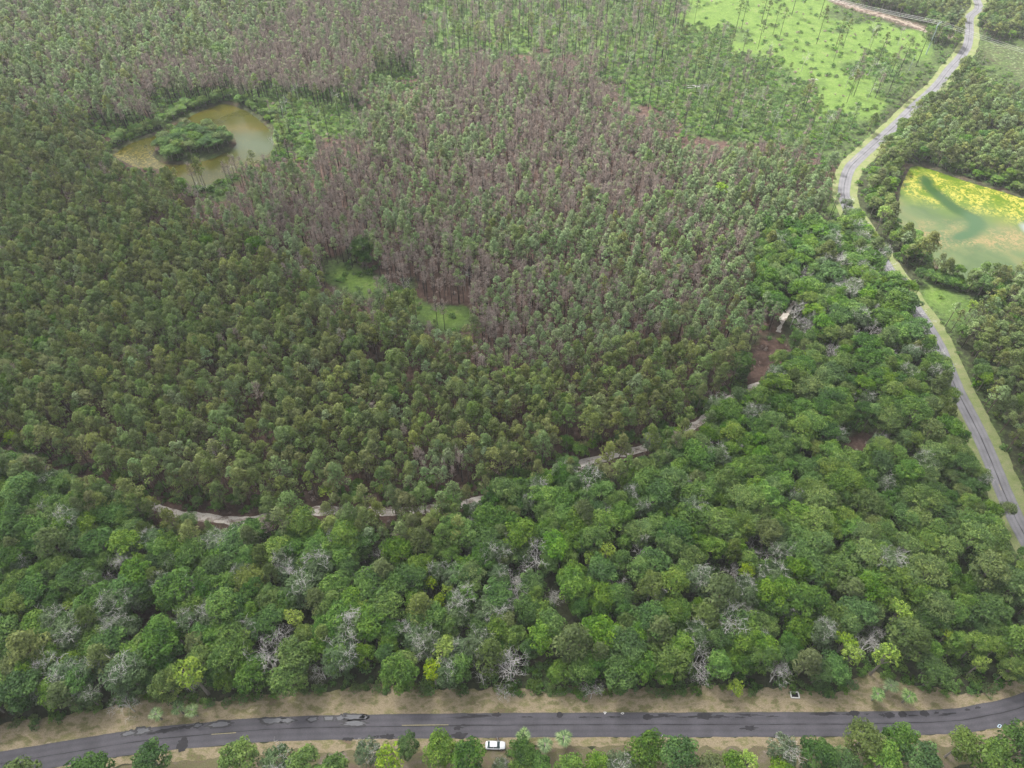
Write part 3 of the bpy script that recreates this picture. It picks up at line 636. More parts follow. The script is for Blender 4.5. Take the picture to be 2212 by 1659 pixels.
# ------------------------------------------------------------------ where the trees stand
rng = np.random.default_rng(5)
PL = []   # (kind, x, y, scale, zscale, rot, fixed, place)
def hexgrid(s, jit, rot=0.0):
    n = int(900 / s); a = np.arange(-n, n) * float(s); X, Y = np.meshgrid(a, a * .9); X[::2] += s / 2
    X = X.ravel() + rng.uniform(-jit, jit, X.size) * s; Y = Y.ravel() + rng.uniform(-jit, jit, Y.size) * s
    c_, s_ = math.cos(rot), math.sin(rot); x = X * c_ - Y * s_; y = X * s_ + Y * c_ + 300
    k = (np.abs(x) < 430) & (y > 20) & (y < 600); x, y = x[k], y[k]
    u, v, d = proj(x, y, 0); k = (u > -190) & (u < 2400) & (v > -45) & (v < 1770); return x[k], y[k]
def blocked(x, y, rad, shrub=False):
    b = segdist(x, y, LOW) < LOW_W / 2 + (2.6 if not shrub else 2.2)
    b |= segdist(x, y, RT) < RT_W / 2 + (3.2 if not shrub else 3.0)
    b |= segdist(x, y, TRACK) < TRACK_W / 2 + (1.2 if not shrub else .3)
    b |= segdist(x, y, TOPTRK) < 6.5
    b |= segdist(x, y, TRACK2) < 2.2
    b |= (pip(x, y, POND1) & ~pip(x, y, ISLE)) | pip(x, y, POND2)
    b |= (segdist(x, y, POND1, True) < 1.5) | (segdist(x, y, POND2, True) < 1.5) | (segdist(x, y, ISLE, True) < 1.0)
    # verge between tree line and lower road, and the ground south of the road (planted by hand)
    yt = np.interp(x, [p[0] for p in TREELINE if p[0] < 131], [p[1] for p in TREELINE if p[0] < 131])
    b |= (x < 131) & (y < yt + (1.1 if not shrub else .3))
    for P_ in (BROWN1, BROWN2, BROWN3, BROWN4, GAP_E, SANDR): b |= pip(x, y, P_)
    if not shrub: b |= pip(x, y, CLEAR) | pip(x, y, BUSHGAP)
    return b
def zones(x, y, zc):
    u, v, d = proj(x, y, zc); u = u + (vnoise(x, y, 9, 11) - .5) * 45; v = v + (vnoise(x, y, 9, 12) - .5) * 45
    return np.array([zone_at(a, b) for a, b in zip(u, v)])
def add(kind, x, y, s=1.0, zs=1.0, rot=None, note=None):
    PL.append([kind, float(x), float(y), float(s), float(zs), rng.uniform(0, 6.28) if rot is None else rot, note])
MIX = {  # zone: spacing, jitter, keep, [(kind, weight)], base scale
 'P': (3.15, .36, .94, [('pine', .90), ('pale_pine', .045), ('mid', .012), ('burnt', .022), ('lime', .001), ('dead', .003)], .93),
 'p': (3.7, .38, .92, [('pine', .26), ('pale_pine', .50), ('burnt', .22), ('bright', .02)], 1.06),
 'B': (3.25, .42, .92, [('burnt', .90), ('pale_pine', .10)], .95),
 'M': (3.3, .40, .92, [('burnt', .62), ('pale_pine', .37), ('pine', .01)], .90),
 'm': (3.3, .38, .95, [('burnt', .34), ('pale_pine', .56), ('pine', .10)], .92),
 'O': (7.8, .49, .50, [('tall_pine', .24), ('burnt', .34), ('snag', .14), ('pale_pine', .28)], .92),
 'S': (6.6, .49, .75, [('tall_pine', .14), ('burnt', .66), ('snag', .12), ('pale_pine', .08)], 1.1),
 'F': (24, .42, .8, [('tall_pine', .8), ('snag', .2)], 1.0),
 'H': (4.1, .44, .94, [('deep', .28), ('mid', .36), ('grey', .09), ('olive', .02), ('half', .03), ('bright', .08), ('big_pine', .03), ('lime', .008)], .93),
 'G': (4.4, .44, .94, [('bright', .40), ('mid', .28), ('deep', .20), ('olive', .04), ('grey', .04), ('big_pine', .03)], .93),
 'R': (3.9, .34, .95, [('big_pine', .10), ('pine', .50), ('pale_pine', .12), ('deep', .12), ('mid', .10), ('olive', .06)], 1.0),
}
ZC = {'P': 12, 'p': 12, 'B': 12, 'M': 12, 'm': 12, 'O': 7, 'S': 7, 'F': 5, 'H': 8, 'G': 8, 'R': 10}

# trees that stand out, each described (crown position surveyed)
HAND = []
def hand(kind, u, v, z, label, s=1.0, zs=1.0, var=None, rot=None):
    x, y = g(u, v, z); HAND.append((kind, x, y, s, zs, var, label, rot))
D = "bare bleached dead tree "
hand('dead', 1159, 1203, 9, D + "with the widest silvery crown, left of the white topped lime tree", 1.15)
hand('dead', 1108, 1248, 9, D + "with dense forked twigs, above a second dead crown", .8)
hand('dead', 1116, 1280, 9, D + "spreading white twigs, lower of the stacked pair mid woods", .95)
hand('dead', 1337, 1250, 9, D + "compact and pinkish white, above a small brown gap", .7)
hand('dead', 1387, 1185, 9, D + "thin and upright among green oaks, right of the lime crown", .75)
hand('dead', 820, 1182, 9, D + "with fine twigs, just below the sandy track end", .7)
hand('snag', 1042, 1455, 8, "crooked leaning dead snag with bare white trunk close to the roadside verge", .8)
hand('dead', 1104, 1440, 9, D + "with long crooked limbs, right of the crooked snag near the verge", 1.1)
hand('dead', 1090, 1490, 6, D + "small and low, at the verge left of the bush gap", .5)
hand('dead', 1200, 1283, 8, D + "narrow and pale, between two green crowns right of the stacked pair", .6)
hand('dead', 1436, 1386, 9, D + "white and knotted, right of the big olive pine", .8)
hand('dead', 1280, 1490, 6, D + "grey and low, overhanging the verge", .6)
hand('dead', 1655, 1196, 9, D + "slender white, below the right hand dense canopy centre", .75)
hand('dead', 1502, 1425, 9, D + "bright white and bushy, above the yellowish shrub by the verge", 1.05)
hand('dead', 1870, 1396, 9, D + "with heavy dark forks, between two lime crowns", .95)
hand('dead', 1682, 1446, 8, D + "flat and spreading, left of the concrete drain box", .8)
hand('dead', 1898, 1358, 9, D + "grey twigged, above the twin lime crowns at right", .7)
hand('dead', 1585, 1222, 9, D + "small, left of the slender white one", .6)
hand('dead', 1635, 1150, 9, D + "upright fan of thin twigs high in the right woods", .75)
hand('dead', 575, 1415, 9, D + "sprawling with tangled white limbs, left woods above the verge", 1.2)
hand('dead', 608, 1368, 9, D + "fine twigged, above the sprawling tangled one", .8)
hand('dead', 390, 1470, 8, D + "small white fan touching the big lime tree on its left", .5)
hand('dead', 270, 1518, 6, D + "low tangled crown at the verge, leftmost beside the palms", .75)
hand('dead', 222, 1238, 10, D + "with twisted limbs over a grey green oak, far left woods", .7)
hand('dead', 228, 1168, 10, D + "tiny twisted top at far left below the track", .5)
hand('dead', 690, 1440, 8, D + "thin grey crown right of the sprawling tangled one", .7)
hand('dead', 1812, 566, 9, D + "wide grey crown at the top of the right woods", 1.1)
hand('dead', 1731, 590, 9, D + "grey brown, top left edge of the right woods", .9)
hand('dead', 1888, 702, 9, D + "forked white trunk showing, right woods near the road", .9)
hand('dead', 1722, 668, 9, D + "silvery tuft above the pale sand patch of the track", 1.0)
hand('dead', 1918, 584, 9, D + "pale bushy crown close to the right road bend", 1.0)
hand('dead', 1998, 688, 9, D + "pale crown overhanging the right road", .95)
hand('dead', 1805, 750, 9, D + "brownish pink twigs in the middle of the right woods", .8)
hand('dead', 1938, 755, 9, D + "pale forked limbs left of the right road", .8)
hand('dead', 1748, 696, 9, D + "silver twigs right of the pale sand patch", .8)
hand('snag', 873, 612, 9, "pale leafy snag standing alone on the left of the green clearing", 1.15)
hand('snag', 1003, 585, 10, "white dead tree with hanging twigs among charred trunks by the clearing", 1.1)
hand('snag', 1230, 415, 11, "bleached white snag above the burnt pines in the centre of the plantation", 1.15)
hand('snag', 1685, 300, 7, "white leafless snag, leftmost pale tree near the right road bend", 1.0)
hand('snag', 1790, 255, 8, "pale leafless snag with many twigs close to the right road", 1.1)
hand('snag', 1740, 125, 8, "pale leafless snag leaning beside the bright field edge", 1.0)
hand('snag', 1910, 155, 8, "pale grey snag in front of a dark leaning pine by the bright field", 1.0)
LI = "lime green broadleaf tree "
hand('lime', 143, 1304, 8, LI + "small, standing alone at far left of the woods", .75)
hand('lime', 635, 1334, 10, LI + "round and yellowish, left half of the woods", 1.1)
hand('lime', 425, 1470, 9, LI + "large, near the verge above the left palms", 1.6)
hand('lime', 930, 1255, 9, LI + "uppermost of three touching lime crowns", .85)
hand('lime', 967, 1266, 9, LI + "right one of three touching lime crowns", .8)
hand('lime', 950, 1286, 9, LI + "lowest of three touching lime crowns", .75)
hand('lime', 1015, 1331, 9, LI + "small bright ball in the middle of the woods", .75)
hand('lime', 965, 1380, 9, LI + "pale tipped, above two more lime crowns near the verge", .85)
hand('lime', 960, 1416, 8, LI + "wide and mottled, middle of three in a column above the verge", 1.25)
hand('lime', 937, 1456, 7, LI + "lowest of the column of three, beside the verge", 1.1)
hand('lime', 1310, 1196, 9, LI + "with white bare twigs on top, centre right of the woods", 1.1)
hand('lime', 1275, 1200, 8, LI + "small, touching the white topped one on its left", .8)
hand('lime', 1098, 812, 12, LI + "tall and narrow, alone among dark plantation pines", 1.15, 1.25)
hand('lime', 887, 818, 11, LI + "small bright tip poking through the dark plantation pines", .6, 1.1)
hand('lime', 1070, 868, 10, LI + "small tip just below the tall narrow one in the pines", .6)
hand('lime', 1825, 1388, 9, LI + "upper of the twin yellow crowns at lower right", 1.1)
hand('lime', 1838, 1418, 9, LI + "lower of the twin yellow crowns at lower right", 1.15)
hand('lime', 1905, 1430, 8, LI + "right of the twin yellow crowns, below a dead fork", 1.3)
hand('lime', 1590, 1486, 5, LI + "low yellow bush tree at the verge, left of the drain box", .9, .7)
hand('lime', 2122, 1430, 8, LI + "narrow, near the curve of the lower road", .85)
hand('lime', 2052, 1364, 9, LI + "small round bright ball at right woods", .8)
hand('lime', 1942, 1323, 9, LI + "fresh crown above the grey twigged dead tree at right", 1.15)
hand('lime', 710, 1066, 5, LI + "yellow and low, at the plantation foot by the sandy track", 1.2, .6)
hand('lime', 818, 1050, 5, LI + "small yellow, right of the low yellow one by the track", .7, .6)
hand('lime', 500, 975+60, 7, LI + "slim, at the bottom edge of the left plantation", .7, .8)
hand('lime', 1000, 560, 9, LI + "fresh green top among charred trunks above the clearing", .8, 1.2)
hand('lime', 1555, 420, 10, LI + "pale round crown in the mixed pines left of the road bend", 1.4)
hand('lime', 1905, 470, 8, LI + "yellow green crown beside the road bend", 1.2)
hand('lime', 2105, 655, 8, LI + "small crown at the edge of the eastern pines", .8)
hand('bright', 1455, 1262, 10, "large billowy yellow green broadleaf tree in the centre right of the woods", 1.15, var=1)
hand('bright', 1770, 1175, 10, "tall pale green tree, left one of a row of billowy crowns at right", 1.1)
hand('bright', 1970, 900, 10, "big round bright green tree beside the right road", 1.3)
hand('bright', 2010, 930, 10, "bright billowy tree right of the big round one by the right road", 1.1)
hand('bright', 1960, 1178, 10, "round pale tipped tree, first of the cluster at right", 1.05)
hand('bright', 2005, 1170, 10, "round pale tipped tree, second of the cluster at right", .95)
hand('bright', 2050, 1185, 10, "round pale tipped tree, third of the cluster at right", 1.05)
hand('bright', 2098, 1170, 10, "round pale tipped tree, last of the cluster towards the road", 1.25)
hand('bright', 1915, 1145, 10, "round pale tipped tree above left of the cluster at right", .95)
hand('bright', 2125, 1245, 9, "wide bright tree between the cluster and the right road", 1.35)
hand('bright', 2000, 1240, 10, "wide bright tree directly below the cluster at right", 1.25)
hand('big_pine', 910, 1165, 12, "olive pine with layered crown, below the middle of the sandy track", 1.05)
hand('big_pine', 825, 1225, 12, "round olive green pine below left of the layered one", .95)
hand('big_pine', 1082, 1142, 12, "small olive pine with horizontal layers, right of the sandy track", .85)
hand('big_pine', 1238, 1385, 13, "largest olive brown pine with visible limbs above the bush gap", 1.25, var=1)
hand('big_pine', 1555, 1288, 12, "large round dull olive pine in the right woods", 1.35, var=1)
hand('big_pine', 1845, 1265, 12, "fine needled olive pine in the right woods", .95)
hand('big_pine', 115, 1175, 12, "large olive pine at the far left below the plantation", 1.2, var=3)
hand('big_pine', 60, 1400, 12, "brownish green pine at the far left edge", 1.2)
hand('big_pine', 680, 1285, 12, "yellow green pine crown left of the round lime tree", .9, var=1)
hand('big_pine', 560, 1190, 12, "pale olive pine below the sandy track bend", .9, var=1)
hand('big_pine', 1985, 1385, 11, "dull olive pine right of the lime crowns", 1.0, var=1)
hand('big_pine', 1750, 1425, 11, "blue green fluffy pine near the drain box", .95, var=2)
hand('big_pine', 2005, 535, 9, "dark pine standing alone over the edge of the green pond", 1.05, 1.0, var=2)
hand('big_pine', 1960, 500, 9, "dark pine on the left bank of the green pond", .85, var=2)
hand('big_pine', 1930, 455, 9, "leaning dark pine between road and green pond", .85, var=2)
hand('tall_pine', 1968, 92, 20, "tall pine with dark crown, right of the bright field", 1.2)
hand('tall_pine', 1920, 70, 20, "tall pine in the bright field, left of the power pole", 1.05)
hand('tall_pine', 1700, 20, 18, "tall leaning pine at the left of the bright field", 1.0)
hand('tall_pine', 1665, 5, 18, "tall slim pine at the top of the bright field", 1.0)
hand('tall_pine', 1825, 40, 18, "pine with a rounded crown high in the bright field", 1.0)
hand('pine', 543, 340, 10, "single dark pine on the near bank of the brown pond", 1.1)
hand('pine', 430, 365, 10, "dark pine between the brown pond and the plantation", 1.0)
hand('pine', 380, 380, 8, "small pine beside the brown pond outlet", .9)
# south of the lower road
SO = "south of the lower road"
for k, u, v, s, z, lb in [('deep', 325, 1640, .82, 9, "round deep green tree left of the roadside sand, " + SO), ('mid', 520, 1640, .95, 9, "green tree, second from the left " + SO), ('grey', 600, 1648, .8, 8, "greyish sparse tree " + SO + " between two green ones"),
        ('mid', 655, 1650, .8, 8, "small green tree " + SO + " left of the pale one"), ('grey', 793, 1622, .65, 8, "pale sparse tree " + SO + " left of the lime one"), ('lime', 848, 1648, 1.1, 8, "lime tree " + SO + " left of the parked car"),
        ('deep', 878, 1608, .55, 7, "dark narrow tree " + SO + " touching its lime neighbour"), ('mid', 948, 1620, .75, 8, "bushy green tree " + SO + " two left of the car"), ('deep', 1012, 1638, .85, 8, "dark green tree beside the parked car"),
        ('grey', 1082, 1648, .42, 7, "pale thin tree reaching over the front of the parked car"), ('deep', 1127, 1622, .66, 9, "dark tree between the car and the palms"), ('mid', 1128, 1655, .6, 8, "light green tree below the dark one by the car"), ('deep', 1165, 1652, .6, 8, "dark green crown below the palms"),
        ('mid', 1230, 1662, .7, 7, "low green tree right below the palms"), ('mid', 1292, 1645, .6, 8, "fresh green tree " + SO + " right of the palms"), ('grey', 1345, 1655, .7, 8, "brownish green tree " + SO + " right of the fresh one"), ('mid', 1395, 1622, .85, 9, "tall green crown touching the lower road"),
        ('deep', 1462, 1640, .95, 8, "deep green tree " + SO + " at mid right"), ('olive', 1535, 1655, .7, 8, "olive tree " + SO + " below the white sand"), ('lime', 1613, 1652, .8, 7, "lime tree " + SO + " below the white sand"), ('mid', 1588, 1650, .6, 7, "green tree touching the lime one " + SO),
        ('grey', 1690, 1622, .8, 8, "blue green tree " + SO + " right of the white sand"), ('deep', 1768, 1635, .8, 8, "dark tree " + SO + " between sand patches"), ('olive', 1862, 1600, .95, 9, "olive tree overhanging the lower road edge"), ('deep', 1945, 1598, .75, 8, "flat green pine like tree by the lower road edge"),
        ('mid', 1905, 1648, .9, 8, "wide green tree at bottom right " + SO), ('deep', 1985, 1650, .9, 8, "dark wide tree at bottom right " + SO), ('olive', 2075, 1612, .85, 8, "dull olive tree " + SO + " near the curve"), ('mid', 2135, 1645, .95, 8, "green tree in the bottom right corner"),
        ('deep', 2195, 1625, 1.0, 8, "dark tree at the right edge " + SO), ('deep', 1820, 1660, .8, 7, "dark low crown below the olive roadside tree"), ('mid', 720, 1668, .8, 7, "green crown cut by the bottom edge " + SO), ('mid', 60, 1690, .9, 7, "green tree in the bottom left corner " + SO), ('deep', 200, 1680, .9, 7, "dark tree beside the lower road at bottom left"), ('mid', 1690, 1668, .7, 7, "low green crown below the blue green one")]:
    hand(k, u, v, z, lb, s * 1.25)
for i, (u, v, lb) in enumerate([(340, 1545, "fan palm with bluish fronds, leftmost beside the lower road"), (387, 1532, "fan palm in the middle of the left roadside trio"), (418, 1537, "fan palm on the right of the left roadside trio"),
        (1131, 1592, "fan palm partly hidden behind the dark tree by the car"), (1177, 1612, "fan palm growing in grass between two other palms"), (1217, 1598, "light green fan palm, right one beside the lower road near the car"),
        (1920, 1485, "fan palm, uppermost of the right roadside trio"), (1893, 1503, "fan palm, lower left of the right roadside trio"), (1959, 1508, "fan palm, lower right of the right roadside trio")]):
    hand('palm', u, v, 3, lb, (1.15, 1.15, 1.2, 1.2, 1.25, 1.35, 1.3, 1.2, 1.3)[i])
OPEN_ = [(262, 330, 12), (290, 342, 13), (320, 352, 13), (350, 362, 13), (390, 375, 12), (450, 372, 10), (500, 372, 10), (545, 348, 12), (350, 1100, 10), (375, 1107, 9), (400, 1112, 8), (435, 1118, 11), (465, 1122, 13), (495, 1125, 14), (525, 1126, 14), (548, 1123, 9), (660, 1109, 8), (690, 1108, 9), (725, 1106, 9), (760, 1106, 7), (800, 1106, 7), (840, 1105, 8), (865, 1103, 7), (905, 1101, 11), (930, 1098, 10), (1000, 1088, 10), (1035, 1082, 8),
  (1260, 1000, 14), (1300, 996, 14), (1340, 985, 12), (1378, 975, 12), (1505, 918, 13), (1493, 926, 9), (1615, 842, 10), (1632, 836, 9), (1690, 700, 13), (1715, 675, 8), (1640, 790, 20), (1650, 760, 20), (1630, 815, 14), (318, 1335, 18), (390, 1320, 9), (1860, 960, 16), (1830, 968, 10),
  (1912, 520, 9), (1932, 560, 9), (1955, 600, 10), (1982, 642, 10), (2024, 722, 16), (2062, 800, 10), (2078, 840, 10), (2100, 905, 13), (2125, 960, 13), (2150, 1030, 15), (2175, 1080, 15), (2195, 1150, 14), (1170, 1470, 22), (1150, 1490, 14), (760, 605, 30), (800, 600, 26), (925, 672, 26), (970, 680, 30), (840, 620, 14)]
OPEN_ = [(a, b, c - 1.5 if 980 < b < 1130 or 830 < b < 930 else c) for a, b, c in OPEN_]
OPEN_ += [(*proj(h[1], h[2], SPH.get(h[0], 10) * h[3] * h[4] * .75)[:2], SPR[h[0]] * h[3] * F / proj(h[1], h[2], 8)[2] * (.45 if h[0] in ('lime', 'bright', 'dead') else .30)) for h in HAND if h[0] != 'palm']
OPEN_ = np.array(OPEN_)
def hides(kind, x, y, s, zs):
    u, v, dep = proj(x, y, SPH.get(kind, 10) * s * zs * .72); r_ = SPR[kind] * s * F / dep * .62
    return bool((np.hypot(OPEN_[:, 0] - u, (OPEN_[:, 1] - v) * .9) < OPEN_[:, 2] + r_ * 1.0).any())
handxy = np.array([(h[1], h[2]) for h in HAND]); handr = np.array([SPR[h[0]] * h[3] * .55 for h in HAND])

for zk, (sp_, jit, keep, mix, bs) in MIX.items():
    x, y = hexgrid(sp_, jit, .3 if zk in 'Pp' else .55)
    k = rng.random(len(x)) < keep; x, y = x[k], y[k]
    zc = zones(x, y, ZC[zk]); k = (zc == zk); x, y = x[k], y[k]
    isle = pip(x, y, ISLE)
    k = ~blocked(x, y, 1) & ~isle
    if zk in 'Pp': k &= ~((vnoise(x, y, 7.5, 41) < .22) & (rng.random(len(x)) < .75))
    if zk == 'R':  # beyond the sandy track only, on the field side of the road
        u_, v_, _d = proj(x, y, 10); k &= ~((x < 262) & (v_ < 110) & (y < np.interp(x, [p[0] for p in TOPTRK], [p[1] for p in TOPTRK]) + 5))
    x, y = x[k], y[k]
    if zk in 'HGR':  # leave room for the described trees
        d = np.hypot(x[:, None] - handxy[None, :, 0], y[:, None] - handxy[None, :, 1]); k = (d > handr[None, :] + .6).all(1); x, y = x[k], y[k]
    else:
        d = np.hypot(x[:, None] - handxy[None, :, 0], y[:, None] - handxy[None, :, 1]); k = (d > 1.2).all(1); x, y = x[k], y[k]
    kinds = [m[0] for m in mix]; wts = np.array([m[1] for m in mix]); 
    clump = vnoise(x, y, 22, 21)
    dead_c = np.clip((vnoise(x, y, 26, 31) - .35) * 2.2, .25, 1.7)
    for i in range(len(x)):
        w_ = wts.copy()
        for j, kk in enumerate(kinds):
            if kk == 'burnt' and zk in 'BMmP': w_[j] *= dead_c[i]
            if kk in ('grey', 'half'): w_[j] *= .5 + 1.2 * clump[i]
        kk = kinds[rng.choice(len(kinds), p=w_ / w_.sum())]
        s = bs * rng.uniform(.72, 1.26)
        if zk in 'HG': s = bs * rng.choice([.7, .85, 1.0, 1.15, 1.35], p=[.24, .24, .22, .18, .12])
        if zk == 'R' and kk in ('deep', 'mid', 'olive', 'big_pine'): s *= .75
        zs = rng.uniform(.88, 1.12) / (s ** .5)
        if zk == 'R': zs *= .8
        if zk in 'HGPmR' and hides(kk, x[i], y[i], s, zs): continue
        add(kk, x[i], y[i], s, zs, note=zk)
for yy in np.arange(118, 278, 2.6):
    xr = float(np.interp(yy, *zip(*sorted((p[1], p[0]) for p in RT if 80 < p[1] < 300))))
    full = 203 < yy < 268
    if full:
        kk = rng.choice(['mid', 'deep', 'bright', 'grey', 'olive'], p=[.3, .25, .2, .15, .1]); s_ = rng.uniform(.75, 1.1)
        xx, y2, z2 = xr - rng.uniform(5.6, 8.4), yy + rng.uniform(-1, 1), rng.uniform(.9, 1.15)
        if not hides(kk, xx, y2, s_ * .9, z2): add(kk, xx, y2, s_ * .9, z2, note='G')
# island and pond rim
x, y = hexgrid(3.9, .42); k = pip(x, y, ISLE) & (segdist(x, y, ISLE, True) > 2.0)
for a, b in zip(x[k], y[k]): add(rng.choice(['deep', 'mid', 'pine', 'olive'], p=[.40, .30, .2, .1]), a, b, rng.uniform(.6, 1.05), rng.uniform(.5, .75), note='isle')
x, y = hexgrid(2.2, .4); dd = segdist(x, y, POND1, True); k = (dd > 1.8) & (dd < 8) & ~pip(x, y, POND1) & (rng.random(len(x)) < .8)
for a, b in zip(x[k], y[k]):
    if y[k].mean() - 4 < b: add(rng.choice(['bright', 'mid', 'shrub'], p=[.3, .3, .4]), a, b, rng.uniform(.42, .75) , .55, note='rim')
    elif rng.random() < .45: add('shrub', a, b, rng.uniform(.8, 1.5), 1, note='rim')
dd = segdist(*hexgrid(2.4, .4), POND2, True)
x, y = hexgrid(2.4, .4); dd = segdist(x, y, POND2, True); k = (dd > 1.8) & (dd < 8) & ~pip(x, y, POND2)
for a, b in zip(x[k], y[k]):
    kk = rng.choice(['bright', 'mid', 'deep', 'shrub'], p=[.2, .3, .2, .3]); s_ = rng.uniform(.4, .7)
    if rng.random() < .75 and not hides(kk, a, b, s_, .6): add(kk, a, b, s_, .6, note='rim2')
x, y = hexgrid(2.6, .45); d_ = segdist(x, y, TRACK); k = (d_ > 2.3) & (d_ < 5.5) & (y < np.interp(x, [p[0] for p in TRACK], [p[1] for p in TRACK]))
for a, b in zip(x[k], y[k]):
    if True:
        kk = rng.choice(['mid', 'deep', 'bright', 'grey'], p=[.38, .34, .18, .10]); s_ = rng.uniform(.6, .95)
        if rng.random() < .7 and not hides(kk, a, b, s_, .9): add(kk, a, b, s_, .9, note='H')
# shrubs: undergrowth in the open stands, brush under the burnt ones, thicket in the woods
for zk, s_, keep, kk in (('O', 2.9, .9, 'shrub'), ('S', 3.6, .85, 'shrub'), ('O', 6.5, .5, 'brush'), ('B', 8, .6, 'shrub'), ('B', 6, .4, 'brush'), ('H', 3.4, .75, 'shrub'), ('G', 3.2, .9, 'shrub'), ('R', 4.2, .8, 'shrub'), ('P', 9, .35, 'shrub'), ('p', 8, .5, 'shrub'), ('s', 2.6, .9, 'shrub'), ('M', 6, .4, 'brush'), ('F', 6, .35, 'shrub'), ('F', 9, .3, 'brush'), ('.', 4, .5, 'shrub'), ('P', 7, .4, 'brush')):
    x, y = hexgrid(s_, .42, .1); k = rng.random(len(x)) < keep; x, y = x[k], y[k]; zc = zones(x, y, 1.0); k = (zc == zk) & ~blocked(x, y, 1, True); x, y = x[k], y[k]
    for a, b in zip(x, y): add(kk, a, b, rng.uniform(.6, 1.5), rng.uniform(.6, 1.1), note='under')
# bushy edge of the woods along the verge, the bush gap and the green clearing
ex = np.linspace(-150, 125, 150); ey = np.interp(ex, [p[0] for p in TREELINE if p[0] < 131], [p[1] for p in TREELINE if p[0] < 131])
for a, b in zip(ex, ey):
    if rng.random() < .85: add('shrub', a + rng.uniform(-1, 1), b + rng.uniform(.6, 2.4), rng.uniform(.5, 1.15), 1.1, note='edge')
x, y = hexgrid(2.3, .45); dd = segdist(x, y, TRACK); k = (dd > 2.3) & (dd < 7.5) & ~pip(x, y, BROWN1) & ~pip(x, y, BROWN2)
for a, b in zip(x[k], y[k]):
    kk = rng.choice(['shrub', 'mid', 'bright', 'brush', 'deep'], p=[.62, .10, .05, .15, .08]); s_ = rng.uniform(.6, 1.3) if kk in ('shrub', 'brush') else rng.uniform(.38, .6)
    if rng.random() < .75 and not hides(kk, a, b, s_, .8): add(kk, a, b, s_, .8, note='edge')
for P_, n_ in ((BROWN1, 30), (BROWN2, 14), (BROWN4, 12)):
    X_ = [p[0] for p in P_]; Y_ = [p[1] for p in P_]
    for _ in range(n_):
        a, b = rng.uniform(min(X_), max(X_)), rng.uniform(min(Y_), max(Y_))
        if pip(a, b, P_): add('brush', a, b, rng.uniform(.4, .9), .8, note='gap')
for P_, n_ in ((BUSHGAP, 26), (CLEAR, 90), (GAP_E, 14)):
    X_ = [p[0] for p in P_]; Y_ = [p[1] for p in P_]
    for _ in range(n_):
        a, b = rng.uniform(min(X_), max(X_)), rng.uniform(min(Y_), max(Y_))
        if pip(a, b, P_):
            add('shrub', a, b, rng.uniform(.3, 1.1), .6, note='gap')
            if P_ is CLEAR and rng.random() < .12: add(rng.choice(['mid', 'pale_pine', 'pine']), a, b, rng.uniform(.5, .8), .8, note='gap')

# ------------------------------------------------------------------ plant them
def place(kind, var, x, y, s, zs, rot, label, group, cat=None):
    nm, ct, vs = SP[kind]; parts = vs[var]
    root = bpy.data.objects.new(nm, None); col.objects.link(root); root.empty_display_size = .5
    root.location = (x, y, 0); root.rotation_euler = (0, 0, rot); root.scale = (s, s, s * zs)
    out = []
    for pn, me in parts:
        o = bpy.data.objects.new(pn, me); col.objects.link(o); o.parent = root; out.append(o)
    tag(root, label, cat or ct, group); return root, out
TEMPL = {}
for h in HAND:
    kind, x, y, s, zs, var, label, rot = h; nv = len(SP[kind][2]); v_ = int(abs(math.sin(x * 3.7 + y) * 1000)) % nv if var is None else var
    root, out = place(kind, v_, x, y, s, zs, random.uniform(0, 6.28) if rot is None else rot, label, None); TEMPL.setdefault((kind, v_), out)
LOOK = {'pine': "dark green pine", 'pale_pine': "pale green pine", 'big_pine': "broad olive pine", 'tall_pine': "tall thin pine", 'burnt': "scorched brown pine", 'deep': "deep green leafy tree",
        'mid': "mid green leafy tree", 'grey': "grey green leafy tree", 'olive': "olive leafy tree", 'bright': "bright billowy tree", 'lime': "lime green tree", 'half': "half bare leafy tree",
        'dead': "bare dead tree", 'snag': "leafless pale snag", 'shrub': "low green shrub", 'brush': "brown dead brush"}
MARKS = [((1070, 1610), "the parked car"), ((1717, 1502), "the drain box"), ((380, 1540), "the left palms"), ((1925, 1500), "the right palms"), ((425, 1470), "the large lime tree"), ((500, 1125), "the sandy track bend"), ((940, 1268), "the three lime crowns"), ((1238, 1385), "the largest olive pine"),
         ((1310, 1196), "the white topped lime tree"), ((1555, 1288), "the round dull olive pine"), ((1830, 1400), "the twin yellow crowns"), ((2030, 1175), "the pale tipped cluster"), ((1990, 910), "the big bright roadside trees"), ((1650, 790), "the bare brown patch"), ((1695, 690), "the pale sand patch"), ((1812, 566), "the wide grey dead crown"),
         ((1505, 918), "the sandy gap in the track"), ((1098, 812), "the tall lime tree in the pines"), ((850, 620), "the green clearing"), ((720, 1070), "the low yellow tree"), ((575, 1415), "the sprawling dead tree"), ((635, 1334), "the round yellowish tree"), ((143, 1304), "the small lime tree at far left"), ((115, 1175), "the large olive pine at far left"),
         ((1106, 1440), "the crooked white snag"), ((1160, 1203), "the widest silvery dead crown"), ((380, 300), "the brown pond island"), ((560, 320), "the brown pond"), ((2080, 450), "the green pond"), ((2000, 80), "the power pole"), ((1825, 430), "the right road bend"), ((1230, 415), "the bleached white snag"), ((1320, 1000), "the bare ground by the track"), ((1455, 1262), "the yellow green giant"),
         ((2050, 660), "the grassy inlet"), ((1508, 188), "the white log pile"), ((1555, 420), "the pale round crown"), ((318, 1335), "the reddish gap"), ((2122, 1430), "the narrow lime tree")]
NUM = ["", "one", "two", "three", "four", "five", "six", "seven", "eight", "nine", "ten", "eleven", "twelve", "thirteen", "fourteen", "fifteen", "sixteen", "seventeen", "eighteen", "nineteen", "twenty"]
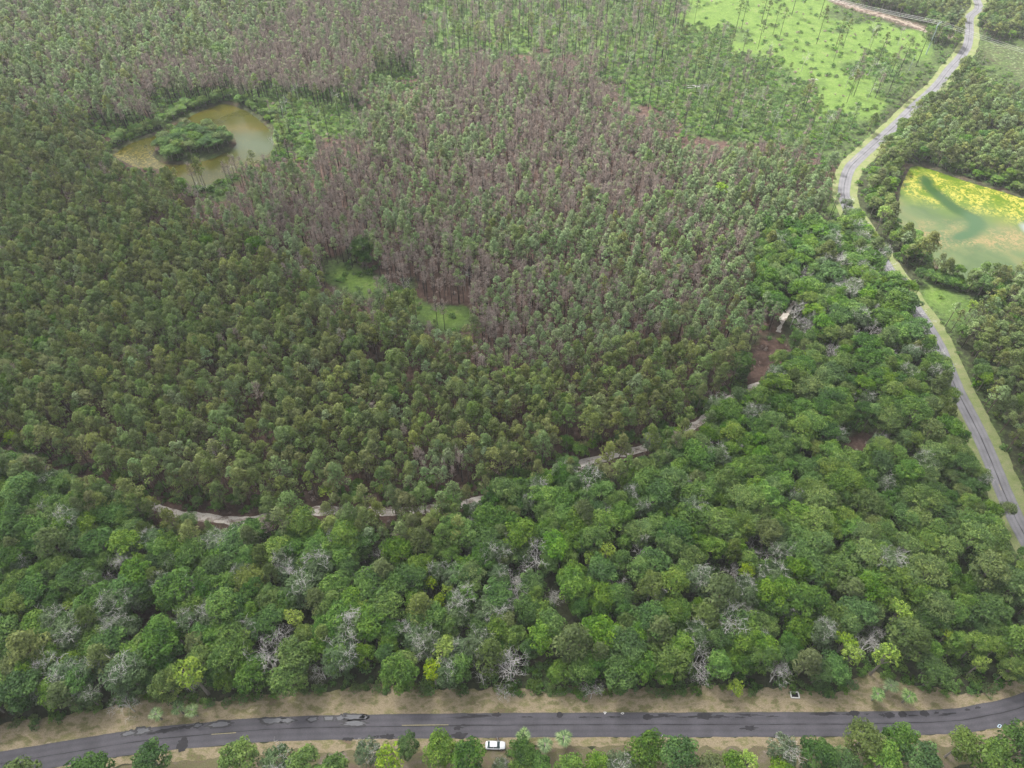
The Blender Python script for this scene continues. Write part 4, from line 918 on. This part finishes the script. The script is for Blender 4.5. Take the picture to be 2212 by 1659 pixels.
def where(x, y, z, r):
    u, v, dep = proj(x, y, z); d, a, b, t = min((math.hypot(u - a, v - b), a, b, t) for (a, b), t in MARKS)
    du, dv = u - a, v - b; n = int(round(d / (2 * r * F / dep)))
    if n < 1: return "close against " + t
    ver = "above" if dv < 0 else "below"; hor = "left of" if du < 0 else "right of"
    q = (NUM[n] if n <= 20 else "over twenty") + (" crown " if n == 1 else " crowns ")
    if abs(du) > 2.2 * abs(dv): return q + hor + " " + t
    if abs(dv) > 2.2 * abs(du): return q + ver + " " + t
    return q + ver + " " + hor + " " + t
def look(kind, s, z):
    sz = ("small ", "", "large ")[0 if s < .78 else 1 if s < 1.02 else 2] if kind in ('deep', 'mid', 'grey', 'bright', 'olive', 'half', 'big_pine') else ("small ", "", "big ")[0 if s < .9 else 1 if s < 1.1 else 2]
    return sz + LOOK[kind]
# broad kinds share one limit of individuals
FAM = {'pine': 'pine', 'pale_pine': 'pine', 'big_pine': 'pine', 'tall_pine': 'pine', 'burnt': 'burnt', 'deep': 'broad', 'mid': 'broad', 'grey': 'broad', 'olive': 'broad', 'bright': 'broad', 'lime': 'broad', 'half': 'broad', 'dead': 'dead', 'snag': 'dead', 'shrub': 'shrub', 'brush': 'brush'}
LIM = {'pine': 270, 'burnt': 300, 'broad': 215, 'dead': 250, 'shrub': 120, 'brush': 40}
GRP = {'pine': "pines of the plantation and its edges", 'burnt': "fire scorched pines", 'broad': "broadleaf trees of the woods", 'dead': "bare dead trees", 'shrub': "green shrubs at edges and gaps", 'brush': "brown brush clumps"}
HIDDEN_NOTE = {'under'}
fam = {}
for p in PL:
    kind, x, y, s, zs, rot, note = p; z = SPH.get(kind, 10) * s * zs * .8; u, v, dep = proj(x, y, z); m_ = 12
    vis = (m_ < u < 2212 - m_) and (m_ < v < 1659 - m_)
    size = SPR[kind] * s / dep if vis else 0
    if note == 'under': size *= .25
    fam.setdefault(FAM[kind], []).append((-size, kind, x, y, s, zs, rot, note, z))
rest = {}
seen_lab = {}
for f, L_ in fam.items():
    L_.sort(key=lambda a: a[0])
    need = [kv for kv in [(k, v) for k in SP for v in range(len(SP[k][2])) if FAM.get(k) == f] if kv not in TEMPL]
    for i, (ns, kind, x, y, s, zs, rot, note, z) in enumerate(L_):
        nv = len(SP[kind][2]); v_ = int(rng.integers(nv))
        if i < LIM[f] and ns < 0:
            if need:
                c = [q for q in need if q[0] == kind]
                if c: v_ = c[0][1]; need.remove(c[0])
            lab = look(kind, s, z) + " " + where(x, y, z, SPR[kind] * s)
            if len(lab.split()) > 16: lab = lab.split(" ", 1)[1] if lab.split()[0] in ("small", "big", "large") else lab
            if len(lab.split()) > 16: lab = lab.replace("leafy ", "").replace("half bare tree", "bare tree")
            root, out = place(kind, v_, x, y, s, zs, rot, lab, GRP[f]); TEMPL.setdefault((kind, v_), out)
        else: rest.setdefault(kind, []).append((v_, x, y, s, zs, rot))
def stuff(name, kind, rows):
    vs = [v for v in range(len(SP[kind][2])) if (kind, v) in TEMPL]
    me = bpy.data.meshes.new(name); A = np.array(rows); n = len(A); me.vertices.add(n)
    me.vertices.foreach_set("co", np.stack([A[:, 1], A[:, 2], np.zeros(n)], 1).astype(np.float32).ravel())
    a = me.attributes.new("var", 'INT', 'POINT'); a.data.foreach_set("value", (A[:, 0] % len(vs)).astype(np.int32))
    a = me.attributes.new("scl", 'FLOAT_VECTOR', 'POINT'); a.data.foreach_set("vector", np.stack([A[:, 3], A[:, 3], A[:, 3] * A[:, 4]], 1).astype(np.float32).ravel())
    a = me.attributes.new("rot", 'FLOAT_VECTOR', 'POINT'); a.data.foreach_set("vector", np.stack([0 * A[:, 5], 0 * A[:, 5], A[:, 5]], 1).astype(np.float32).ravel())
    o = obj(name, me); o["kind"] = "stuff"
    t = bpy.data.node_groups.new(name, 'GeometryNodeTree'); t.interface.new_socket("Geometry", in_out='INPUT', socket_type='NodeSocketGeometry'); t.interface.new_socket("Geometry", in_out='OUTPUT', socket_type='NodeSocketGeometry')
    N = t.nodes.new; L = t.links.new; gi = N("NodeGroupInput"); go = N("NodeGroupOutput"); jn = N("GeometryNodeJoinGeometry")
    for v_ in vs:
        j2 = N("GeometryNodeJoinGeometry"); g2 = N("GeometryNodeGeometryToInstance"); L(j2.outputs[0], g2.inputs[0]); L(g2.outputs[0], jn.inputs[0])
        for ob in TEMPL[(kind, v_)]:
            oi = N("GeometryNodeObjectInfo"); oi.inputs["Object"].default_value = ob; oi.transform_space = 'ORIGINAL'; L(oi.outputs["Geometry"], j2.inputs[0])
    ip = N("GeometryNodeInstanceOnPoints"); L(gi.outputs[0], ip.inputs["Points"]); L(jn.outputs[0], ip.inputs["Instance"]); ip.inputs["Pick Instance"].default_value = True
    def at(nm, ty):
        q = N("GeometryNodeInputNamedAttribute"); q.data_type = ty; q.inputs["Name"].default_value = nm; return [s for s in q.outputs if s.enabled and s.name == "Attribute"][0]
    L(at("var", 'INT'), ip.inputs["Instance Index"]); L(at("rot", 'FLOAT_VECTOR'), ip.inputs["Rotation"]); L(at("scl", 'FLOAT_VECTOR'), ip.inputs["Scale"])
    L(ip.outputs[0], go.inputs[0]); mo = o.modifiers.new("stand", 'NODES'); mo.node_group = t; return o
SN = {'pine': ("pine_forest", "dense stand of dark green plantation pines beyond the nearest ones"), 'pale_pine': ("pale_pine_forest", "stand of pale green pines mixed through the burnt area"), 'big_pine': ("pine_woods", "far olive pines among the broadleaf woods"), 'tall_pine': ("open_pine_woods", "thin tall pines scattered over the open ground"),
      'burnt': ("burnt_forest", "mass of scorched brown pines beyond the nearest ones"), 'deep': ("dark_woodland", "deep green woods filling in between the nearer trees"), 'mid': ("green_woodland", "mid green woods filling in between the nearer trees"), 'grey': ("grey_woodland", "grey green woods between the nearer trees"), 'olive': ("olive_woodland", "olive green woods between the nearer trees"),
      'bright': ("bright_woodland", "bright green woods towards the right road"), 'lime': ("lime_foliage", "lime green saplings in the far woods"), 'half': ("thinning_woodland", "half bare trees in the far woods"), 'dead': ("dead_woodland", "bare dead trees far in the woods"), 'snag': ("deadwood", "pale leafless snags far over the open ground"), 'shrub': ("undergrowth", "green undergrowth covering the ground between trees"), 'brush': ("dead_brush", "brown dead brush on the forest floor")}
print("rest", {k: len(v) for k, v in rest.items()}, "templ", len(TEMPL))
for kind, rows in rest.items():
    if any(k[0] == kind for k in TEMPL): o = stuff(SN[kind][0], kind, rows); o["label"] = SN[kind][1]; o["category"] = "woodland" if kind not in ('shrub', 'brush') else "undergrowth"
    else: print("NO TEMPLATE", kind)

# ------------------------------------------------------------------ marks and patches on the roads
TAR = plain("fresh tar", (.022, .021, .024), .6, var=.25, scale=1.5)
WET = plain("wet asphalt", (.028, .027, .030), .4, var=.2)
PUD = plain("puddle water", (.095, .096, .104), .42, var=.08)
YEL = plain("faded yellow paint", (.24, .215, .12), .7, var=.2)
WHT = plain("white paint", (.62, .62, .60), .7, var=.15)
BLU = plain("pale blue paint", (.38, .50, .58), .7, var=.2)
def blob_patch(name, u, v, ru, rv, m, z, seed, rag=.35, parent=road_low, n=40):
    x, y = g(u, v); e = g(u + 10, v); k = math.dist((x, y), e) / 10; rx, ry = ru * k, rv * k * 1.05
    th = np.linspace(0, 2 * math.pi, n, endpoint=False); r_ = 1 + rag * (vnoise(np.cos(th) * 3, np.sin(th) * 3, 1.1, seed) - .5) * 2 + rag * .5 * (vnoise(np.cos(th) * 9, np.sin(th) * 9, 1.1, seed + 3) - .5)
    # follow the road's own direction
    j = min(range(len(LOW) - 1), key=lambda q: math.dist(LOW[q], (x, y))); a = math.atan2(LOW[j + 1][1] - LOW[j][1], LOW[j + 1][0] - LOW[j][0])
    V = [(x, y, z)] + [(x + math.cos(t) * rx * q * math.cos(a) - math.sin(t) * ry * q * math.sin(a), y + math.cos(t) * rx * q * math.sin(a) + math.sin(t) * ry * q * math.cos(a), z) for t, q in zip(th, r_)]
    me = bpy.data.meshes.new(name); me.from_pydata(V, [], [(0, i + 1, (i + 1) % n + 1) for i in range(n)]); me.materials.append(m); return obj(name, me, parent)
i_ = 0
for u, v, ru, rv in [(278, 1585, 15, 6), (308, 1579, 17, 8), (428, 1567, 9, 5), (475, 1565, 25, 6.5), (590, 1557, 28, 7), (620, 1556, 17, 6), (675, 1554, 12, 6.5), (710, 1552, 12, 5.5), (735, 1551, 12, 6), (765, 1549, 24, 7), (768, 1563, 27, 7), (785, 1549, 10, 5)]:
    i_ += 1; blob_patch("puddle_rim", u, v, ru * 1.12, rv * 1.15, WET, .072, i_); blob_patch("puddle", u, v, ru * .78, rv * .66, PUD, .084, i_)
for u, v, ru, rv, rg in [(363, 1578, 20, 4.5, .5), (400, 1571, 22, 3.5, .6), (335, 1583, 16, 3, .6), (395, 1606, 13, 13, .4), (837, 1591, 14, 5, .5), (814, 1592, 6, 3, .5), (752, 1597, 10, 3, .5), (994, 1590, 17, 6.5, .4), (990, 1571, 9, 4, .7), (1006, 1567, 12, 1.6, .7), (1015, 1549, 34, 1.8, .9), (1035, 1546, 22, 3.2, .9), (1072, 1544, 8, 5, .5),
        (1137, 1549, 14, 1.2, .7), (1209, 1544.5, 7, 5.5, .25), (1260, 1549, 18, 1.4, .9), (1290, 1550, 10, 1, .9), (1330, 1549, 20, 1.2, .9), (1399, 1549, 12, 6.5, .3), (1437, 1547, 24, 2.8, .8), (1490, 1549, 24, 1.6, .9), (1522, 1546.5, 17, 7, .3), (1558, 1548, 22, 2.2, .9), (1618, 1545, 22, 2.6, .9), (1600, 1550, 12, 1.2, .9), (1667, 1548, 10, 1.4, .9),
        (1780, 1542, 27, 3, .6), (1845, 1541, 10, 5.5, .35), (1832, 1543, 9, 1.6, .8), (1873, 1543, 4, 2, .9), (1923, 1545, 11, 6, .3), (1908, 1545, 10, 3, .8), (1949, 1543, 10, 6, .2), (1997, 1541, 10, 6.5, .2), (1972, 1546, 14, 1, .9), (2045, 1543, 13, 1.6, .9), (2090, 1533, 5, 2, .6), (2112, 1529, 5, 2.6, .5), (1617, 1573, 13, 4, .8), (2022, 1540, 5, 2, .8)]:
    i_ += 1; blob_patch("tar_patch", u, v, ru, rv, TAR, .066 + .0005 * (i_ % 9), i_, rg)
strip("centre_crack", LOW, -.07, .09, .078, TAR, ragged=.07, seed=71, step=.35, parent=road_low)
strip("centre_crack", RT, -.09, .11, .074, TAR, ragged=.09, seed=81, step=.5, parent=road_right)
def paint(u0, v0, u1, v1, w_, m, parent, name="lane_line", z=.09):
    a, b = np.array(g(u0, v0)), np.array(g(u1, v1)); d = (b - a) / np.linalg.norm(b - a); nrm_ = np.array([-d[1], d[0]]) * w_ / 2
    V = [(*(a + nrm_), z), (*(a - nrm_), z), (*(b - nrm_), z), (*(b + nrm_), z)]; me = bpy.data.meshes.new(name); me.from_pydata(V, [], [(0, 1, 2, 3)]); me.materials.append(m); obj(name, me, parent)
paint(457, 1586.5, 510, 1583, .16, YEL, road_low); paint(868, 1567, 969, 1566, .16, YEL, road_low); paint(1841, 1560.5, 1856, 1560, .14, YEL, road_low); paint(1845, 1563.8, 1858, 1563.4, .14, YEL, road_low)
paint(2157, 1046, 2163, 1059, .16, YEL, road_right); paint(1837, 350, 1852, 336, .2, YEL, road_right)
def outline(pts, m, name="paint_mark", w_=.11, z=.094):
    mb = MB()
    P_ = [g(*p) for p in pts]
    for a, b in zip(P_, P_[1:] + P_[:1]):
        a = np.array(a); b = np.array(b); d = (b - a) / (np.linalg.norm(b - a) + 1e-9); q = np.array([-d[1], d[0]]) * w_ / 2
        mb.add([(*(a + q), z), (*(a - q), z), (*(b - q), z), (*(b + q), z)], [(0, 1, 2, 3)]); z += .0012
    me = mb.mesh(name, m); obj(name, me, road_low)
outline([(1304, 1538.5), (1309.5, 1538.5), (1306.8, 1543)], WHT); outline([(1341, 1541.5), (1345, 1539), (1348, 1541), (1345, 1543)], WHT); outline([(1399, 1586), (1404, 1586), (1404, 1590), (1400, 1590.5)], WHT); outline([(1429, 1592), (1434, 1592), (1431.5, 1588)], WHT)
outline([(2154, 1570), (2158, 1565), (2163, 1567), (2160, 1572)], BLU, w_=.16)

# ------------------------------------------------------------------ parked car
CW = plain("white car paint", (.55, .56, .57), .28, var=.02); GLASS = plain("dark tinted glass", (.035, .055, .055), .06, var=.1); RUB = plain("black rubber", (.02, .02, .02), .7); RIMM = plain("grey rim metal", (.35, .35, .36), .35, metal=.6)
TRIM = plain("black trim", (.018, .018, .02), .45); RED = plain("red lamp plastic", (.35, .02, .02), .2); LAMP = plain("clear lamp plastic", (.6, .62, .64), .1)
def build_car():
    x, y = g(1070, 1609.5, .8); root = bpy.data.objects.new("parked_car", None); col.objects.link(root); root.location = (x, y, .03); root.rotation_euler = (0, 0, R(-1))
    tag(root, "white hatchback parked on the grass verge with its left front door open", "car")
    rings = [(-2.33, .62, .55, .78), (-2.28, .76, .38, .90), (-2.1, .86, .28, .96), (-1.6, .90, .26, 1.0), (-.6, .91, .25, .99), (.4, .91, .25, .98), (1.1, .90, .25, .97), (1.6, .88, .27, .92), (2.0, .82, .28, .84), (2.22, .72, .33, .76), (2.33, .55, .42, .66)]
    mb = MB(); V = []; F_ = []; K = 11
    for X, hw, zb, zt in rings:
        prof = [(-hw * .92, zb), (-hw, zb + .12), (-hw, (zb + zt) / 2), (-hw * .97, zt - .10), (-hw * .86, zt), (0, zt + .035), (hw * .86, zt), (hw * .97, zt - .10), (hw, (zb + zt) / 2), (hw, zb + .12), (hw * .92, zb)]
        V += [(X, a, b) for a, b in prof]
    for i in range(len(rings) - 1):
        for k in range(K - 1): F_.append((i * K + k, (i + 1) * K + k, (i + 1) * K + k + 1, i * K + k + 1))
        F_.append((i * K + K - 1, (i + 1) * K + K - 1, (i + 1) * K, i * K))
    F_.append(tuple(range(K))); F_.append(tuple((len(rings) - 1) * K + k for k in range(K))[::-1])
    mb.add(V, F_); body = obj("body", mb.mesh("body", CW, True), root)
    # glasshouse: base ring and roof ring, panes set between
    base = {'fl': (1.08, .78, .985), 'fr': (1.08, -.78, .985), 'rl': (-1.82, .74, 1.0), 'rr': (-1.82, -.74, 1.0)}; top = {'fl': (.38, .60, 1.44), 'fr': (.38, -.60, 1.44), 'rl': (-1.2, .58, 1.46), 'rr': (-1.2, -.58, 1.46)}
    def pane(name, q, m, th=.02):
        q = [np.array(p) for p in q]; n_ = np.cross(q[1] - q[0], q[3] - q[0]); n_ /= np.linalg.norm(n_); V = q + [p - n_ * th for p in q]
        mb = MB(); mb.add(V, [(0, 1, 2, 3), (7, 6, 5, 4), (0, 4, 5, 1), (1, 5, 6, 2), (2, 6, 7, 3), (3, 7, 4, 0)]); return obj(name, mb.mesh(name, m), root)
    pane("windscreen", [base['fr'], base['fl'], top['fl'], top['fr']], GLASS); pane("rear_window", [base['rl'], base['rr'], top['rr'], top['rl']], GLASS)
    for s_ in (1, -1):
        b0, b1 = (-.45, s_ * .78, .99), (1.0, s_ * .78, .985); pane("side_window", [(-.40, s_ * .775, .99), (.98, s_ * .78, .985), (.34, s_ * .61, 1.40), (-.38, s_ * .61, 1.42)][::s_ * -1], GLASS); pane("side_window", [(-1.72, s_ * .75, 1.0), (-.48, s_ * .775, .99), (-.46, s_ * .61, 1.42), (-1.2, s_ * .60, 1.42)][::s_ * -1], GLASS)
    rf = MB(); V = []; 
    for X, hw, z in [(-1.26, .56, 1.455), (-1.1, .61, 1.475), (-.4, .63, 1.50), (.2, .62, 1.48), (.42, .57, 1.445)]:
        V += [(X, -hw, z - .05), (X, -hw * .9, z), (X, 0, z + .03), (X, hw * .9, z), (X, hw, z - .05)]
    rf.add(V, [(i * 5 + k, (i + 1) * 5 + k, (i + 1) * 5 + k + 1, i * 5 + k + 1) for i in range(4) for k in range(4)]); obj("roof", rf.mesh("roof", CW, True), root)
    for s_ in (1, -1):
        for X in (-1.42, 1.42):
            wb = MB(); wb.tube([(X, s_ * .72, .32), (X, s_ * .93, .32)], .33, 20); t_ = obj("wheel", wb.mesh("tyre", RUB, False), root); rb = MB(); rb.tube([(X, s_ * .925, .32), (X, s_ * .945, .32)], .20, 14); obj("rim", rb.mesh("rim", RIMM), t_)
        mb = MB(); mb.box((2.16, s_ * .56, .70), (.10, .16, .055)); obj("headlight", mb.mesh("headlight", LAMP), root)
        mb = MB(); mb.box((-2.27, s_ * .62, .80), (.06, .13, .09)); obj("tail_light", mb.mesh("tail_light", RED), root)
        mb = MB(); mb.box((.86, s_ * 1.0, 1.0), (.07, .10, .06)); obj("wing_mirror", mb.mesh("wing_mirror", TRIM), root)
    mb = MB(); mb.box((2.33, 0, .45), (.04, .6, .07)); obj("bumper", mb.mesh("bumper", TRIM), root)
    for X in (-2.36,): mb = MB(); mb.box((X, 0, .42), (.04, .66, .09)); obj("bumper", mb.mesh("bumper", TRIM), root)
    # open front left door, swung outwards
    a = math.atan2(.98, -.42); hx, hy = .80, .90; dr = MB(); L_ = 1.08; c_, s_ = math.cos(a), math.sin(a)
    dr.box((hx + c_ * L_ / 2, hy + s_ * L_ / 2, .62), (L_ / 2, .085, .35), a); door = obj("door", dr.mesh("door", TRIM), root)
    dw = MB(); dw.box((hx + c_ * (L_ / 2 + .06), hy + s_ * (L_ / 2 + .06), 1.19), (L_ / 2 - .10, .02, .21), a); obj("door_window", dw.mesh("door_window", GLASS), door)
    ds = MB(); ds.box((hx + c_ * L_ / 2 - .095 * s_, hy + s_ * L_ / 2 + .095 * c_, .60), (L_ / 2 - .02, .012, .33), a); obj("door_skin", ds.mesh("door_skin", CW), door)
    gap = MB(); gap.box((.25, .905, .62), (.52, .012, .30)); obj("door_opening", gap.mesh("door_opening", TRIM), root)
build_car()

# ------------------------------------------------------------------ drain box, poles, logs
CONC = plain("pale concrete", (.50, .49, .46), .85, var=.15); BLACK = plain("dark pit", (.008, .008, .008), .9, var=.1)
x, y = g(1717, 1501, .3); t = bpy.data.objects.new("drain_box", None); col.objects.link(t); t.location = (x, y, 0); t.rotation_euler = (0, 0, R(-3))
tag(t, "square concrete drain box with open dark top at the verge", "drain")
mb = MB(); mb.box((-.97, 0, .2), (.10, .78, .2)); mb.box((.97, 0, .2), (.12, .78, .2)); mb.box((0, -.67, .2), (.87, .11, .2)); mb.box((0, .70, .2), (.87, .08, .2)); obj("rim", mb.mesh("rim", CONC), t)
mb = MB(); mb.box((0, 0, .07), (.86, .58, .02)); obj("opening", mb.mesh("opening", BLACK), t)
for k, (du, dv, s_) in enumerate([(-8, -5, .28), (-3, -7, .3), (-11, -1, .22)]):
    px, py = g(1717 + du, 1501 + dv); r_, _ = place('shrub', k, px, py, s_ * 1.6, .8, k, ("little green weed behind the drain box", "little green weed over the corner of the drain box", "little green weed left of the drain box")[k], None, "weed")
STEEL = plain("grey green pole", (.30, .36, .34), .5, var=.1); WIRE = plain("aluminium wire", (.30, .30, .30), .35, metal=.3, var=.05); INS = plain("white insulator", (.7, .7, .7), .3)
bx, by = g(2000, 118); wires = []
W_ = [[(1855, 0), (2035, 52), (2212, 97)], [(1894, 0), (2035, 43), (2212, 86)], [(1918, 0), (2027, 30), (2212, 78)]]
pole = bpy.data.objects.new("power_pole", None); col.objects.link(pole); pole.location = (bx, by, 0)
tag(pole, "tall grey green power pole with crossarm standing in the bright field", "utility pole")
mb = MB(); mb.tube([(0, 0, -.3), (0, 0, 10), (0, 0, 19)], [.36, .28, .2], 10); obj("pole_shaft", mb.mesh("pole_shaft", STEEL), pole)
hw = [np.array(g(*w_[1], z=18.4)) for w_ in W_]; ctr = np.array((bx, by)); dirw = np.array(g(*W_[0][2], z=18.4)) - np.array(g(*W_[0][0], z=18.4)); dirw /= np.linalg.norm(dirw); pn = np.array([-dirw[1], dirw[0]])
offs = [-1.8, .9, 3.6]
mb = MB(); mb.tube([(*(pn * -2.1), 17.8), (*(pn * 3.9), 17.8)], .13, 6); obj("crossarm", mb.mesh("crossarm", STEEL), pole)
for o_ in offs:
    mb = MB(); mb.tube([(*(pn * o_), 17.8), (*(pn * o_), 18.35)], [.12, .08], 8); obj("insulator", mb.mesh("insulator", INS), pole)
mb = MB(); mb.tube([(0, 0, 15.5), (3.5, -1.5, -.1)], .05, 5); obj("guy_wire", mb.mesh("guy_wire", STEEL), pole)
mb = MB(); mb.tube([(-.6, -.35, 15.6), (-.6, -.35, 16.9)], .32, 10); obj("transformer", mb.mesh("transformer", STEEL), pole)
for k, o_ in enumerate(offs):
    mb = MB(); pts = []
    for d_ in np.linspace(-1, 1, 41):
        p_ = ctr + pn * o_ + dirw * d_ * 150; sag = 18.4 - 4.0 * (1 - (abs(d_) * 2 % 2 - 1) ** 2) if False else 18.4 - 3.2 * math.sin(math.pi * abs(d_)) ; pts.append((*p_, sag))
    mb.tube(pts, .05, 4); tag(obj("power_line", mb.mesh("power_line", WIRE)), ("lowest of the three wires crossing the right road", "middle of the three wires crossing the right road", "uppermost of the three wires crossing the right road")[k], "power line", "wires across the right road")
sx, sy = g(1963, 153); pole2 = bpy.data.objects.new("utility_pole", None); col.objects.link(pole2); pole2.location = (sx, sy, 0)
tag(pole2, "short thin pole in the field in front of the tall power pole", "utility pole")
mb = MB(); mb.tube([(0, 0, -.3), (0, 0, 9.3)], [.17, .12], 8); obj("pole_shaft", mb.mesh("pole_shaft", STEEL), pole2); mb = MB(); mb.tube([(.2, 0, 8.4), (.2, 0, 9.0)], .16, 8); obj("lamp_head", mb.mesh("pole_cap", INS), pole2)
def log(u, v, L_, ang, r_, label, z=.2):
    x, y = g(u, v); mb = MB(); c_, s_ = math.cos(ang), math.sin(ang)
    mb.tube([(-c_ * L_ / 2, -s_ * L_ / 2, 0), (.1, .15, .05), (c_ * L_ / 2, s_ * L_ / 2, .1)], [r_, r_ * .85, r_ * .5], 7)
    if L_ < 5.6: mb.tube([(c_ * L_ * .1, s_ * L_ * .1, 0), (c_ * L_ * .2 - s_, s_ * L_ * .2 + c_, .4)], [r_ * .5, r_ * .2], 5)
    o = obj("fallen_log", mb.mesh("fallen_log", DEADW)); o.location = (x, y, z); tag(o, label, "log")
log(1500, 187, 9, .03, .34, "bleached white fallen log, longest of the pile in the open ground", .5); log(1516, 190, 8, -.04, .32, "bleached white fallen log crossing the longest one of the pile", .5); log(1491, 191, 6, .06, .28, "short bleached log at the left end of the white pile", .4); log(1520, 185.5, 6, .02, .28, "bleached log behind the others of the white pile", .4)
log(1122, 744, 5.5, -.12, .22, "pale fallen trunk on the floor of the pine plantation", .3); log(1085, 880-60, 4, -.3, .18, "thin fallen trunk beside the tall lime tree in the pines", .3)
log(375/1 + 475, 610+60, 4, .5, .2, "grey fallen branch in the green clearing", .2); log(1760, 173, 4, -.4, .25, "short pale log lying near the right road", .3)

# ------------------------------------------------------------------ clouds out of view, added to shade the near and left woods
def shade_cloud(name, cx, cy, cz, rx, ry, rz, seed):
    m, n, b, o = mat("thin grey cloud")
    b.inputs["Base Color"].default_value = (.85, .85, .86, 1); b.inputs["Roughness"].default_value = 1; b.inputs["Specular IOR Level"].default_value = 0
    t_ = n.nodes.new("ShaderNodeBsdfTranslucent"); t_.inputs[0].default_value = (.9, .9, .9, 1); tr = n.nodes.new("ShaderNodeBsdfTransparent")
    m1 = n.nodes.new("ShaderNodeMixShader"); m1.inputs[0].default_value = .7; m2 = n.nodes.new("ShaderNodeMixShader"); m2.inputs[0].default_value = CLOUD_OPEN
    n.links.new(b.outputs[0], m1.inputs[1]); n.links.new(t_.outputs[0], m1.inputs[2]); n.links.new(m1.outputs[0], m2.inputs[1]); n.links.new(tr.outputs[0], m2.inputs[2]); n.links.new(m2.outputs[0], o.inputs[0])
    nu, nv = 72, 36; th = np.linspace(0, 2 * math.pi, nu, endpoint=False); ph = np.linspace(.03, math.pi - .03, nv); T, P_ = np.meshgrid(th, ph)
    r_ = 1 + .25 * (vnoise(np.cos(T) * 3 * np.sin(P_) + 9, np.sin(T) * 3 * np.sin(P_) + 9, 1, seed) - .5) * 2 + .10 * np.sin(T * 7 + seed) * np.sin(P_)
    V = np.stack([np.cos(T) * np.sin(P_) * rx * r_, np.sin(T) * np.sin(P_) * ry * r_, np.cos(P_) * rz * r_], -1).reshape(-1, 3); idx = np.arange(nu * nv).reshape(nv, nu); nx = np.roll(idx, -1, 1)
    F_ = np.stack([idx[:-1].ravel(), idx[1:].ravel(), nx[1:].ravel(), nx[:-1].ravel()], 1)
    o_ = obj(name, mesh_np(name, V, [F_], m, smoothf=True)); o_.location = (cx, cy, cz); o_["kind"] = "structure"
CLOUD_OPEN = .45   # both faces together let about a third of the sun through
_k = 900 / SD[2]
def over(x, y): return x + SD[0] * _k, y + SD[1] * _k, 900
shade_cloud("shade_cloud", *over(-40, 30), 470, 185, 45, 3)
shade_cloud("shade_cloud", *over(-270, 240), 220, 120, 40, 8)

# ------------------------------------------------------------------ haze in the air
m = bpy.data.materials.new("pale haze"); m.use_nodes = True; n = m.node_tree
for q in list(n.nodes):
    if q.type == 'BSDF_PRINCIPLED': n.nodes.remove(q)
pv = n.nodes.new("ShaderNodeVolumePrincipled"); pv.inputs["Color"].default_value = (.90, .93, .93, 1); pv.inputs["Density"].default_value = .00014; pv.inputs["Anisotropy"].default_value = .0
n.links.new(pv.outputs[0], [q for q in n.nodes if q.type == 'OUTPUT_MATERIAL'][0].inputs["Volume"])
mb = MB(); mb.box((0, 0, 90), (3200, 3200, 96.5)); hz = obj("haze", mb.mesh("haze", m)); hz["kind"] = "stuff"
print("done")
